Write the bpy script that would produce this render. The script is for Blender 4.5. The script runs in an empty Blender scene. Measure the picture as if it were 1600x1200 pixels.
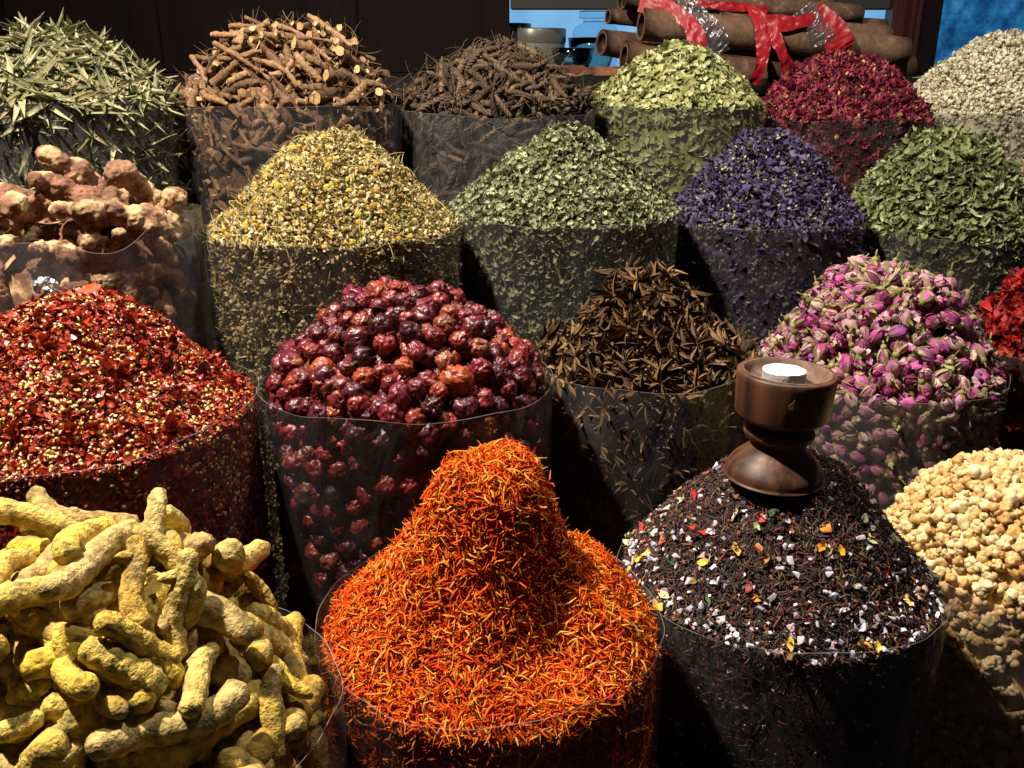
import bpy, bmesh, math, random
import numpy as np
from mathutils import Matrix, Vector, noise as mnoise

random.seed(7)
RNG = np.random.default_rng(7)
SC = bpy.context.scene
COL = SC.collection

# ------------------------------------------------------------------ camera
FPX, PITCH, CAMZ = 1400.0, math.radians(20), 0.65
cam_d = bpy.data.cameras.new('camera')
cam_d.sensor_width = 36
cam_d.lens = 36 * FPX / 1600
cam_d.clip_start, cam_d.clip_end = 0.02, 60
cam = bpy.data.objects.new('camera', cam_d)
COL.objects.link(cam)
cam.location = (0, 0, CAMZ)
cam.rotation_euler = (math.pi / 2 - PITCH, 0, 0)
SC.camera = cam

# ------------------------------------------------------------------ world and lamps
world = bpy.data.worlds.new('World')
SC.world = world
world.use_nodes = True
bg = world.node_tree.nodes['Background']
bg.inputs[0].default_value = (0.78, 0.72, 0.88, 1)
bg.inputs[1].default_value = 0.028


def lamp(name, loc, target, power, size, color, spread=180):
    d = bpy.data.lights.new(name, 'AREA')
    d.shape, d.size, d.energy, d.color = 'DISK', size, power, color
    d.spread = math.radians(spread)
    o = bpy.data.objects.new(name, d)
    COL.objects.link(o)
    o.location = loc
    o.rotation_euler = (Vector(target) - Vector(loc)).to_track_quat('-Z', 'Y').to_euler()
    return o


lamp('ceiling_lamp', (-0.66, 0.55, 1.72), (0.1, 0.9, 0.4), 76, 0.06, (1.0, 0.89, 0.75))
lamp('ceiling_lamp', (0.55, 1.0, 1.95), (0.5, 1.2, 0.4), 20, 0.08, (1.0, 0.92, 0.82))

SC.view_settings.view_transform = 'Standard'
SC.view_settings.look = 'None'
SC.view_settings.exposure = 0
SC.view_settings.gamma = 1
SC.view_settings.use_curve_mapping = False
SC.cycles.use_denoising = True
SC.cycles.max_bounces = 8
SC.cycles.transparent_max_bounces = 24
SC.cycles.sample_clamp_indirect = 4


# ------------------------------------------------------------------ pixel helper
def ray(px, py):
    x, v = (px - 800) / FPX, -(py - 600) / FPX
    return np.array([x, math.cos(PITCH) + v * math.sin(PITCH), -math.sin(PITCH) + v * math.cos(PITCH)])


def at(px, py, Y):
    d = ray(px, py)
    return np.array([0, 0, CAMZ]) + d * (Y / d[1])


def srgb(h):
    c = [int(h[i:i + 2], 16) / 255 for i in (0, 2, 4)]
    return tuple(x / 12.92 if x <= 0.04045 else ((x + 0.055) / 1.055) ** 2.4 for x in c) + (1,)


# ------------------------------------------------------------------ materials
def new_mat(name):
    m = bpy.data.materials.new(name)
    m.use_nodes = True
    nt = m.node_tree
    return m, nt, nt.nodes['Principled BSDF']


def piece_mat(name, cols, rough=0.6, spec=0.35, stuff=False, mott=0.35, mscale=180, bump=0.25, bscale=500,
              sss=0.0, sss_r=(0.004, 0.003, 0.002), coat=0.0, patch=None, pscale=60, pthr=0.55, transl=0.0):
    """Colour differs from piece to piece (ramp), with mottling and grain on each."""
    m, nt, b = new_mat(name)
    N, L = nt.nodes, nt.links
    if stuff:
        src = N.new('ShaderNodeAttribute'); src.attribute_name = 'tint'; fac = src.outputs['Fac']
    else:
        src = N.new('ShaderNodeObjectInfo'); fac = src.outputs['Random']
    rp = N.new('ShaderNodeValToRGB')
    e = rp.color_ramp.elements
    n = len(cols)
    while len(e) < n:
        e.new(0.5)
    for i, c in enumerate(cols):
        e[i].position = i / max(1, n - 1)
        e[i].color = srgb(c)
    L.new(fac, rp.inputs[0])
    tc = N.new('ShaderNodeTexCoord')
    no = N.new('ShaderNodeTexNoise')
    no.inputs['Scale'].default_value = mscale
    no.inputs['Detail'].default_value = 4
    L.new(tc.outputs['Object'], no.inputs['Vector'])
    mr = N.new('ShaderNodeMapRange')
    mr.inputs['From Min'].default_value = 0.3
    mr.inputs['From Max'].default_value = 0.7
    mr.inputs['To Min'].default_value = 1 - mott
    mr.inputs['To Max'].default_value = 1 + mott * 0.6
    L.new(no.outputs[0], mr.inputs['Value'])
    mx = N.new('ShaderNodeVectorMath'); mx.operation = 'SCALE'
    col = rp.outputs[0]
    if patch:
        pn = N.new('ShaderNodeTexNoise')
        pn.inputs['Scale'].default_value = pscale
        pn.inputs['Detail'].default_value = 3
        if not stuff:
            va = N.new('ShaderNodeVectorMath')
            L.new(tc.outputs['Object'], va.inputs[0]); L.new(src.outputs['Random'], va.inputs[1])
            L.new(va.outputs[0], pn.inputs['Vector'])
        else:
            L.new(tc.outputs['Object'], pn.inputs['Vector'])
        pr = N.new('ShaderNodeMapRange')
        pr.inputs['From Min'].default_value = pthr - 0.04
        pr.inputs['From Max'].default_value = pthr + 0.06
        L.new(pn.outputs[0], pr.inputs['Value'])
        pm = N.new('ShaderNodeMix'); pm.data_type = 'RGBA'
        L.new(pr.outputs[0], pm.inputs[0]); L.new(col, pm.inputs[6])
        pm.inputs[7].default_value = srgb(patch)
        col = pm.outputs[2]
    L.new(col, mx.inputs[0]); L.new(mr.outputs[0], mx.inputs['Scale'])
    L.new(mx.outputs[0], b.inputs['Base Color'])
    b.inputs['Roughness'].default_value = rough
    b.inputs['Specular IOR Level'].default_value = spec
    if coat:
        b.inputs['Coat Weight'].default_value = coat
        b.inputs['Coat Roughness'].default_value = 0.25
    if sss:
        b.inputs['Subsurface Weight'].default_value = sss
        b.inputs['Subsurface Radius'].default_value = sss_r
        b.inputs['Subsurface Scale'].default_value = 1.0
    if bump:
        n2 = N.new('ShaderNodeTexNoise')
        n2.inputs['Scale'].default_value = bscale
        n2.inputs['Detail'].default_value = 5
        L.new(tc.outputs['Object'], n2.inputs['Vector'])
        bp = N.new('ShaderNodeBump')
        bp.inputs['Strength'].default_value = bump
        bp.inputs['Distance'].default_value = 0.002
        L.new(n2.outputs[0], bp.inputs['Height'])
        L.new(bp.outputs[0], b.inputs['Normal'])
    if transl:
        tr = N.new('ShaderNodeBsdfTranslucent')
        L.new(mx.outputs[0], tr.inputs[0])
        ms = N.new('ShaderNodeMixShader'); ms.inputs[0].default_value = transl
        L.new(b.outputs[0], ms.inputs[1]); L.new(tr.outputs[0], ms.inputs[2])
        L.new(ms.outputs[0], N['Material Output'].inputs[0])
    return m


def pair(name, cols, **k):
    """The same surface for single pieces and for the joined remainder of the heap."""
    return piece_mat(name, cols, **k), piece_mat(name + '_loose', cols, stuff=True, **k)


def film_mat(name, haze=0.1, tint=(0.80, 0.79, 0.80)):
    m, nt, b = new_mat(name)
    N, L = nt.nodes, nt.links
    b.inputs['Base Color'].default_value = (0.42, 0.40, 0.41, 1)
    b.inputs['Roughness'].default_value = 0.22
    b.inputs['Specular IOR Level'].default_value = 0.6
    tr = N.new('ShaderNodeBsdfTransparent'); tr.inputs[0].default_value = (*tint, 1)
    gl = N.new('ShaderNodeBsdfGlossy'); gl.inputs['Roughness'].default_value = 0.16
    gl.inputs[0].default_value = (0.9, 0.9, 0.95, 1)
    tc = N.new('ShaderNodeTexCoord')
    no = N.new('ShaderNodeTexNoise'); no.inputs['Scale'].default_value = 22; no.inputs['Detail'].default_value = 6
    no.inputs['Distortion'].default_value = 0.8
    L.new(tc.outputs['Object'], no.inputs[0])
    mr = N.new('ShaderNodeMapRange')
    mr.inputs['From Min'].default_value = 0.3; mr.inputs['From Max'].default_value = 0.75
    mr.inputs['To Min'].default_value = haze * 0.35; mr.inputs['To Max'].default_value = haze * 2.0
    L.new(no.outputs[0], mr.inputs[0])
    m1 = N.new('ShaderNodeMixShader')
    L.new(mr.outputs[0], m1.inputs[0]); L.new(tr.outputs[0], m1.inputs[1]); L.new(b.outputs[0], m1.inputs[2])
    lw = N.new('ShaderNodeLayerWeight'); lw.inputs[0].default_value = 0.5
    pw = N.new('ShaderNodeMath'); pw.operation = 'POWER'; pw.inputs[1].default_value = 4.0
    L.new(lw.outputs['Facing'], pw.inputs[0])
    fr = N.new('ShaderNodeMath'); fr.operation = 'MULTIPLY_ADD'; fr.inputs[1].default_value = 0.30; fr.inputs[2].default_value = 0.022
    L.new(pw.outputs[0], fr.inputs[0])
    bp = N.new('ShaderNodeBump'); bp.inputs['Strength'].default_value = 0.8; bp.inputs['Distance'].default_value = 0.006
    n2 = N.new('ShaderNodeTexNoise'); n2.inputs['Scale'].default_value = 30; n2.inputs['Detail'].default_value = 5
    n2.inputs['Distortion'].default_value = 1.0
    mp = N.new('ShaderNodeMapping'); mp.inputs['Scale'].default_value = (1, 1, .35)
    L.new(tc.outputs['Object'], mp.inputs[0]); L.new(mp.outputs[0], n2.inputs[0]); L.new(n2.outputs[0], bp.inputs['Height'])
    L.new(bp.outputs[0], gl.inputs['Normal']); L.new(bp.outputs[0], b.inputs['Normal'])
    m2 = N.new('ShaderNodeMixShader')
    L.new(fr.outputs[0], m2.inputs[0]); L.new(m1.outputs[0], m2.inputs[1]); L.new(gl.outputs[0], m2.inputs[2])
    L.new(m2.outputs[0], N['Material Output'].inputs[0])
    return m


def wood_mat(name, c0, c1, rough=0.45, scale=12, stretch=(1, 1, 0.08), bump=0.15, spec=0.4):
    m, nt, b = new_mat(name)
    N, L = nt.nodes, nt.links
    tc = N.new('ShaderNodeTexCoord')
    mp = N.new('ShaderNodeMapping'); mp.inputs['Scale'].default_value = stretch
    L.new(tc.outputs['Object'], mp.inputs[0])
    no = N.new('ShaderNodeTexNoise'); no.inputs['Scale'].default_value = scale; no.inputs['Detail'].default_value = 8
    no.inputs['Distortion'].default_value = 1.2
    L.new(mp.outputs[0], no.inputs[0])
    rp = N.new('ShaderNodeValToRGB')
    rp.color_ramp.elements[0].position = 0.3; rp.color_ramp.elements[0].color = srgb(c0)
    rp.color_ramp.elements[1].position = 0.72; rp.color_ramp.elements[1].color = srgb(c1)
    L.new(no.outputs[0], rp.inputs[0]); L.new(rp.outputs[0], b.inputs['Base Color'])
    b.inputs['Roughness'].default_value = rough
    b.inputs['Specular IOR Level'].default_value = spec
    bp = N.new('ShaderNodeBump'); bp.inputs['Strength'].default_value = bump; bp.inputs['Distance'].default_value = 0.003
    L.new(no.outputs[0], bp.inputs['Height']); L.new(bp.outputs[0], b.inputs['Normal'])
    return m


def plain_mat(name, c, rough=0.5, metal=0.0, spec=0.5, trans=0.0, ior=1.45, mott=0.0):
    m, nt, b = new_mat(name)
    b.inputs['Base Color'].default_value = srgb(c)
    b.inputs['Roughness'].default_value = rough
    b.inputs['Metallic'].default_value = metal
    b.inputs['Specular IOR Level'].default_value = spec
    b.inputs['Transmission Weight'].default_value = trans
    b.inputs['IOR'].default_value = ior
    if mott:
        N, L = nt.nodes, nt.links
        tc = N.new('ShaderNodeTexCoord')
        no = N.new('ShaderNodeTexNoise'); no.inputs['Scale'].default_value = 60; no.inputs['Detail'].default_value = 6
        L.new(tc.outputs['Object'], no.inputs[0])
        bp = N.new('ShaderNodeBump'); bp.inputs['Strength'].default_value = mott; bp.inputs['Distance'].default_value = 0.002
        L.new(no.outputs[0], bp.inputs['Height']); L.new(bp.outputs[0], b.inputs['Normal'])
    return m


def glow_mat(name, cols, strength, scale=5, detail=6):
    m, nt, b = new_mat(name)
    N, L = nt.nodes, nt.links
    tc = N.new('ShaderNodeTexCoord')
    no = N.new('ShaderNodeTexNoise'); no.inputs['Scale'].default_value = scale; no.inputs['Detail'].default_value = detail
    no.inputs['Roughness'].default_value = 0.68
    L.new(tc.outputs['Object'], no.inputs[0])
    rp = N.new('ShaderNodeValToRGB')
    e = rp.color_ramp.elements
    while len(e) < len(cols):
        e.new(0.5)
    for i, c in enumerate(cols):
        e[i].position = 0.28 + 0.48 * i / (len(cols) - 1)
        e[i].color = srgb(c)
    L.new(no.outputs[0], rp.inputs[0])
    em = N.new('ShaderNodeEmission'); em.inputs[1].default_value = strength
    L.new(rp.outputs[0], em.inputs[0]); L.new(em.outputs[0], N['Material Output'].inputs[0])
    return m


# ------------------------------------------------------------------ mesh helpers
def build_mesh(name, V, F, mats, mi=None, tint=None, smooth=True):
    me = bpy.data.meshes.new(name)
    V = np.asarray(V, np.float32); F = np.asarray(F, np.int32)
    me.vertices.add(len(V)); me.vertices.foreach_set('co', V.ravel())
    k = F.shape[1]
    me.loops.add(F.size); me.loops.foreach_set('vertex_index', F.ravel())
    me.polygons.add(len(F))
    me.polygons.foreach_set('loop_start', np.arange(0, F.size, k, dtype=np.int32))
    me.polygons.foreach_set('loop_total', np.full(len(F), k, np.int32))
    if mi is not None:
        me.polygons.foreach_set('material_index', np.asarray(mi, np.int32))
    sm = np.full(len(F), bool(smooth)) if np.isscalar(smooth) or isinstance(smooth, bool) else np.asarray(smooth, bool)
    me.polygons.foreach_set('use_smooth', sm)
    for m in (mats if isinstance(mats, (list, tuple)) else [mats]):
        me.materials.append(m)
    if tint is not None:
        a = me.attributes.new('tint', 'FLOAT', 'POINT')
        a.data.foreach_set('value', np.asarray(tint, np.float32))
    me.update(calc_edges=True)
    me.validate()
    return me


def add(name, me, loc=(0, 0, 0), parent=None, label=None, cat=None, group=None, kind=None, mat4=None):
    o = bpy.data.objects.new(name, me)
    COL.objects.link(o)
    if mat4 is not None:
        o.matrix_basis = mat4
    else:
        o.location = loc
    if parent:
        o.parent = parent
    if label:
        o['label'] = label
    if cat:
        o['category'] = cat
    if group:
        o['group'] = group
    if kind:
        o['kind'] = kind
    return o


def m4(R, s, t):
    M = Matrix(((R[0][0] * s, R[0][1] * s, R[0][2] * s, t[0]),
                (R[1][0] * s, R[1][1] * s, R[1][2] * s, t[1]),
                (R[2][0] * s, R[2][1] * s, R[2][2] * s, t[2]), (0, 0, 0, 1)))
    return M


def cat_parts(parts):
    """[(V,F,mat index)] -> V,F,M"""
    V, F, M, o = [], [], [], 0
    for v, f, m in parts:
        V.append(v); F.append(np.asarray(f) + o); M.append(np.full(len(f), m)); o += len(v)
    return np.concatenate(V), np.concatenate(F), np.concatenate(M)


def quads(nu, nv, wrap=False):
    """triangles of a grid nu (rows) x nv (columns)"""
    i, j = np.meshgrid(np.arange(nu - 1), np.arange(nv if wrap else nv - 1), indexing='ij')
    j2 = (j + 1) % nv
    a, b, c, d = i * nv + j, i * nv + j2, (i + 1) * nv + j2, (i + 1) * nv + j
    return np.concatenate([np.stack([a, b, c], -1).reshape(-1, 3), np.stack([a, c, d], -1).reshape(-1, 3)])


def tube(P, rad, n=10, lobes=0, lobe_amp=0.0, twist=0.0, cap=True):
    P = np.asarray(P, float); m = len(P)
    rad = np.broadcast_to(np.asarray(rad, float), (m,))
    T = np.gradient(P, axis=0); T /= np.linalg.norm(T, axis=1)[:, None] + 1e-12
    up = np.array([0, 0, 1.0]) if abs(T[0][2]) < 0.9 else np.array([1.0, 0, 0])
    u = np.cross(up, T[0]); u /= np.linalg.norm(u)
    V = []
    th = np.arange(n) * 2 * math.pi / n
    for i in range(m):
        u = u - T[i] * (u @ T[i]); u /= np.linalg.norm(u)
        w = np.cross(T[i], u)
        ph = twist * i / (m - 1)
        rr = rad[i] * (1 + lobe_amp * np.cos(lobes * th)) if lobes else np.full(n, rad[i])
        V.append(P[i] + (np.cos(th + ph) * rr)[:, None] * u + (np.sin(th + ph) * rr)[:, None] * w)
    V = np.concatenate(V)
    F = quads(m, n, True)
    if cap:
        V = np.concatenate([V, P[:1], P[-1:]])
        a, b = len(V) - 2, len(V) - 1
        j = np.arange(n)
        F = np.concatenate([F, np.stack([np.full(n, a), (j + 1) % n, j], -1),
                            np.stack([np.full(n, b), (m - 1) * n + j, (m - 1) * n + (j + 1) % n], -1)])
    return V, F


def lathe(prof, n=64):
    prof = np.asarray(prof, float)
    th = np.arange(n) * 2 * math.pi / n
    V = np.stack([prof[:, :1] * np.cos(th), prof[:, :1] * np.sin(th), np.repeat(prof[:, 1:], n, 1)], -1).reshape(-1, 3)
    return V, quads(len(prof), n, True)


def smooth_prof(pts, n=60):
    """Catmull-Rom through profile points"""
    p = np.asarray(pts, float)
    p = np.concatenate([[2 * p[0] - p[1]], p, [2 * p[-1] - p[-2]]])
    out = []
    k = len(p) - 3
    for i in range(k):
        for t in np.linspace(0, 1, max(2, n // k), endpoint=(i == k - 1)):
            a, b, c, d = p[i:i + 4]
            out.append(0.5 * (2 * b + (c - a) * t + (2 * a - 5 * b + 4 * c - d) * t ** 2 + (3 * b - a - 3 * c + d) * t ** 3))
    return np.array(out)


_ico = {}


def ico(sub):
    if sub not in _ico:
        bm = bmesh.new()
        bmesh.ops.create_icosphere(bm, subdivisions=sub, radius=1)
        bm.verts.ensure_lookup_table()
        _ico[sub] = (np.array([v.co[:] for v in bm.verts]), np.array([[v.index for v in f.verts] for f in bm.faces]))
        bm.free()
    V, F = _ico[sub]
    return V.copy(), F.copy()


def nz(P, scale, seed, octaves=2):
    off = Vector((seed * 7.31, seed * 3.17, seed * 1.93))
    return np.array([mnoise.fractal(Vector(p) * scale + off, 1.0, 2.0, octaves) for p in P])


def ridged(P, scale, seed, octaves=2):
    off = Vector((seed * 7.31, seed * 3.17, seed * 1.93))
    return np.array([1 - abs(mnoise.fractal(Vector(p) * scale + off, 1.0, 2.0, octaves)) * 2 for p in P])


def hull(n, size, seed):
    r = np.random.default_rng(seed)
    pts = r.normal(size=(n, 3)); pts /= np.linalg.norm(pts, axis=1)[:, None]
    pts *= np.asarray(size) * r.uniform(0.75, 1.1, (n, 1))
    bm = bmesh.new()
    for p in pts:
        bm.verts.new(p)
    bmesh.ops.convex_hull(bm, input=bm.verts)
    bmesh.ops.delete(bm, geom=[v for v in bm.verts if not v.link_faces], context='VERTS')
    bmesh.ops.triangulate(bm, faces=bm.faces)
    bm.verts.ensure_lookup_table()
    for i, v in enumerate(bm.verts):
        v.index = i
    V = np.array([v.co[:] for v in bm.verts]); F = np.array([[v.index for v in f.verts] for f in bm.faces])
    bm.free()
    return V, F


def remeshed(blobs, voxel, seed, amp, nscale, fine=0.0):
    """several ellipsoids (centre, radii, axis yaw) fused into one skin, then made lumpy"""
    bm = bmesh.new()
    for c, r in blobs:
        M = Matrix.Translation(c) @ Matrix.Diagonal((r[0], r[1], r[2], 1))
        bmesh.ops.create_icosphere(bm, subdivisions=3, radius=1, matrix=M)
    me = bpy.data.meshes.new('fuse'); bm.to_mesh(me); bm.free()
    o = bpy.data.objects.new('fuse', me); COL.objects.link(o)
    md = o.modifiers.new('r', 'REMESH'); md.mode = 'VOXEL'; md.voxel_size = voxel
    sm = o.modifiers.new('s', 'SMOOTH'); sm.iterations = 4; sm.factor = 0.6
    dg = bpy.context.evaluated_depsgraph_get()
    e = o.evaluated_get(dg).to_mesh()
    e.calc_loop_triangles()
    V = np.empty(len(e.vertices) * 3, np.float32); e.vertices.foreach_get('co', V); V = V.reshape(-1, 3).astype(float)
    Nn = np.array([v.normal[:] for v in e.vertices])
    F = np.empty(len(e.loop_triangles) * 3, np.int32); e.loop_triangles.foreach_get('vertices', F); F = F.reshape(-1, 3)
    o.evaluated_get(dg).to_mesh_clear()
    bpy.data.objects.remove(o); bpy.data.meshes.remove(me)
    V = V + Nn * (amp * nz(V, nscale, seed, 3))[:, None]
    if fine:
        V = V + Nn * (fine * nz(V, nscale * 5, seed + 3, 2))[:, None]
    return V, F


def frames(Nrm, spin):
    """rotation matrices whose z column is the normal, spun about it"""
    Nrm = Nrm / (np.linalg.norm(Nrm, axis=1)[:, None] + 1e-12)
    up = np.where(np.abs(Nrm[:, 2:3]) < 0.95, np.array([[0, 0, 1.0]]), np.array([[1.0, 0, 0]]))
    t = np.cross(up, Nrm); t /= np.linalg.norm(t, axis=1)[:, None]
    b = np.cross(Nrm, t)
    c, s = np.cos(spin)[:, None], np.sin(spin)[:, None]
    x = c * t + s * b; y = -s * t + c * b
    return np.stack([x, y, Nrm], -1)


class Joined:
    """collects thousands of small pieces into one mesh"""
    def __init__(self):
        self.V, self.F, self.M, self.T, self.S, self.n = [], [], [], [], [], 0

    def put(self, V, F, M, tint, smooth=True):
        self.V.append(np.asarray(V, np.float32)); self.F.append(np.asarray(F, np.int64) + self.n)
        self.M.append(np.broadcast_to(np.asarray(M), (len(F),)))
        self.T.append(np.broadcast_to(np.asarray(tint, np.float32), (len(V),)))
        self.S.append(np.full(len(F), smooth)); self.n += len(V)

    def many(self, tpl, pos, R, sc, tint, smooth=True):
        V, F, M = tpl
        n, k = len(pos), len(V)
        if n == 0:
            return
        W = np.einsum('nij,kj->nki', R, V) * np.asarray(sc).reshape(-1, 1, 1) + pos[:, None, :]
        FF = (F[None] + (np.arange(n) * k)[:, None, None]).reshape(-1, 3)
        self.put(W.reshape(-1, 3), FF, np.tile(M, n), np.repeat(tint, k), smooth)

    def mesh(self, name, mats):
        return build_mesh(name, np.concatenate(self.V), np.concatenate(self.F), mats, np.concatenate(self.M),
                          np.concatenate(self.T), np.concatenate(self.S))


# ------------------------------------------------------------------ sacks (left, right, rim level in the picture; distance)
SPEC = {
    'turmeric': (-330, 520, 1060, .40), 'saffron': (497, 1033, 985, .455), 'mix': (970, 1495, 872, .60),
    'resin': (1371, 1840, 815, .81),
    'chili': (-190, 400, 600, .76), 'rosehip': (404, 859, 588, .76), 'anise': (826, 1190, 545, .90),
    'bud': (1182, 1584, 548, 1.06), 'hib': (1510, 1790, 520, 1.26),
    'ginger': (-85, 305, 330, 1.04), 'cham': (319, 716, 347, 1.05), 'leaf': (698, 1060, 325, 1.17),
    'mallow': (1035, 1354, 330, 1.33), 'stev': (1298, 1640, 340, 1.48), 'tan': (1548, 1700, 285, 1.79),
    'pod': (-80, 271, 153, 1.42), 'root': (275, 620, 158, 1.45), 'spiral': (622, 930, 172, 1.52),
    'senna': (912, 1197, 160, 1.65), 'petal': (1172, 1455, 178, 1.82), 'cream': (1405, 1700, 168, 2.0)}


class Sack:
    def __init__(self, key, peak_py, prof, fill=-0.012, rough=0.0, dents=(), seed=1, shift=(0, 0)):
        l, r, py, d = SPEC[key]
        a, b = ray(l, py), ray(r, py)
        al, ar = math.atan2(a[0], a[1]), math.atan2(b[0], b[1])
        m, h = (al + ar) / 2, (ar - al) / 2
        pe = b if abs(r - 800) < abs(l - 800) else a
        self.key = key
        self.c = np.array([d * math.sin(m), d * math.cos(m)])
        self.R = d * math.sin(h)
        self.rim = CAMZ + pe[2] / math.hypot(pe[0], pe[1]) * d * math.cos(h)
        self.fill = self.rim + fill
        dd = ray(800, peak_py)
        self.peak = CAMZ + dd[2] / dd[1] * self.c[1]
        self.prof = np.array(prof)
        self.rough, self.dents, self.seed, self.shift = rough, dents, seed, np.array(shift) * self.R
        rg = np.random.default_rng(seed)
        self.w = [(rg.normal(size=2) * s, rg.uniform(0, 6.28), a) for s, a in ((35, 1), (60, .7), (110, .45), (160, .3)) for _ in range(3)]

    def T(self, x, y):
        """height of the heap at local x, y"""
        x, y = np.asarray(x, float), np.asarray(y, float)
        r0 = np.hypot(x, y) / self.R
        k = np.clip(1 - r0, 0, 1)
        r = np.hypot(x - self.shift[0] * k, y - self.shift[1] * k) / self.R
        # smooth the profile a little
        f = sum(np.interp(np.clip(r + q, 0, 1), self.prof[:, 0], self.prof[:, 1]) for q in (-.06, -.03, 0, .03, .06)) / 5
        z = self.fill + (self.peak - self.fill) * f
        if self.rough:
            n = sum(a * np.sin(k_[0] * x + k_[1] * y + p) for k_, p, a in self.w)
            z = z + self.rough * n * np.clip((1.02 - r0) * 4, 0.15, 1)
        for dx, dy, dr, dz in self.dents:
            z = z + dz * np.exp(-((x - dx) ** 2 + (y - dy) ** 2) / (2 * dr * dr))
        return z

    def normal(self, x, y, e=0.003):
        gx = (self.T(x + e, y) - self.T(x - e, y)) / (2 * e)
        gy = (self.T(x, y + e) - self.T(x, y - e)) / (2 * e)
        n = np.stack([-gx, -gy, np.ones_like(gx)], -1)
        return n / np.linalg.norm(n, axis=1)[:, None]

    def world(self, p):
        p = np.asarray(p, float)
        return p + np.array([self.c[0], self.c[1], 0])

    # the solid inside of the heap: closes the gaps between pieces, mostly tinted dark as their shade
    def core(self, J, drop, wall, mat=0, tint=0.3, n=72, nr=26):
        th = np.arange(n) * 2 * math.pi / n
        rr = np.linspace(0.02, 1, nr) * (self.R - wall)
        x = rr[:, None] * np.cos(th); y = rr[:, None] * np.sin(th)
        z = self.T(x, y) - drop
        V = np.stack([x, y, z], -1).reshape(-1, 3)
        b = np.stack([x[-1], y[-1], np.full(n, 0.006)], -1)
        V = self.world(np.concatenate([V, b]))
        F = quads(nr + 1, n, True)
        cap = np.stack([np.zeros(n - 2, int), np.arange(1, n - 1), np.arange(2, n)], -1)
        J.put(V, np.concatenate([F, cap]), mat, tint)

    def surf_points(self, n, lift=(-.004, .003), tilt=0.5, rmax=0.975, rg=RNG):
        """positions and normals spread evenly over the heap"""
        x = rg.uniform(-1, 1, n * 3) * self.R; y = rg.uniform(-1, 1, n * 3) * self.R
        k = np.hypot(x, y) < self.R * rmax
        x, y = x[k], y[k]
        nn = self.normal(x, y)
        keep = rg.uniform(0, 2.2, len(x)) < 1 / nn[:, 2]
        x, y, nn = x[keep][:n], y[keep][:n], nn[keep][:n]
        p = np.stack([x, y, self.T(x, y)], -1) + nn * rg.uniform(*lift, (len(x), 1))
        r = np.hypot(p[:, 0], p[:, 1]); lim = self.R - 0.0035
        s = np.where((r > lim) & (p[:, 2] < self.rim + .004), lim / np.maximum(r, 1e-6), 1)
        p[:, :2] *= s[:, None]
        nn = nn + rg.normal(size=nn.shape) * tilt
        return self.world(p), nn

    def wall_points(self, n, depth=0.2, inset=(0.003, 0.008), tilt=0.35, rg=RNG):
        """positions and normals behind the film, on the side that faces the market aisle"""
        t0 = math.atan2(-self.c[1], -self.c[0])
        th = t0 + rg.uniform(-1.95, 1.95, n)
        r = self.R - rg.uniform(*inset, n)
        x, y = r * np.cos(th), r * np.sin(th)
        top = self.T(x, y)
        z = top - rg.uniform(0, 1, n) * min(depth, self.fill - .03)
        nn = np.stack([np.cos(th), np.sin(th), np.zeros(n)], -1) + rg.normal(size=(n, 3)) * tilt
        return self.world(np.stack([x, y, z], -1)), nn


def in_view(p):
    """roughly inside the photograph (with a margin)"""
    p = np.atleast_2d(p)
    d = p - np.array([0, 0, CAMZ])
    dep = d[:, 1] * math.cos(PITCH) - d[:, 2] * math.sin(PITCH)
    up = d[:, 1] * math.sin(PITCH) + d[:, 2] * math.cos(PITCH)
    u, v = d[:, 0] / dep * FPX, -up / dep * FPX
    return (np.abs(u) < 830) & (np.abs(v) < 630)


def facing(p, n):
    d = np.array([0, 0, CAMZ]) - p
    d /= np.linalg.norm(d, axis=1)[:, None]
    return np.sum(d * n, 1)


def px_of(p):
    d = np.asarray(p) - np.array([0, 0, CAMZ])
    dep = d[1] * math.cos(PITCH) - d[2] * math.sin(PITCH)
    return 800 + d[0] / dep * FPX, 600 - (d[1] * math.sin(PITCH) + d[2] * math.cos(PITCH)) / dep * FPX


def region(s, w):
    """where on its heap a piece lies, as seen in the photograph"""
    x, y = (w[0] - s.c[0]) / s.R, (w[1] - s.c[1]) / s.R
    h = 'left' if x < -.3 else 'right' if x > .3 else 'middle'
    v = 'far' if y > .3 else 'near' if y < -.3 else 'upper'
    if h == 'middle':
        return {'far': 'on the far side', 'near': 'low on the near side', 'upper': 'around the top'}[v]
    return {'far': 'on the far %s side', 'near': 'on the near %s side', 'upper': 'halfway up the %s side'}[v] % h


ORD = ['leftmost', 'second from the left', 'third from the left', 'fourth from the left', 'fifth from the left', 'sixth from the left',
       'seventh from the left', 'eighth from the left', 'ninth from the left', 'tenth from the left', 'eleventh from the left', 'twelfth from the left']


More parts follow.
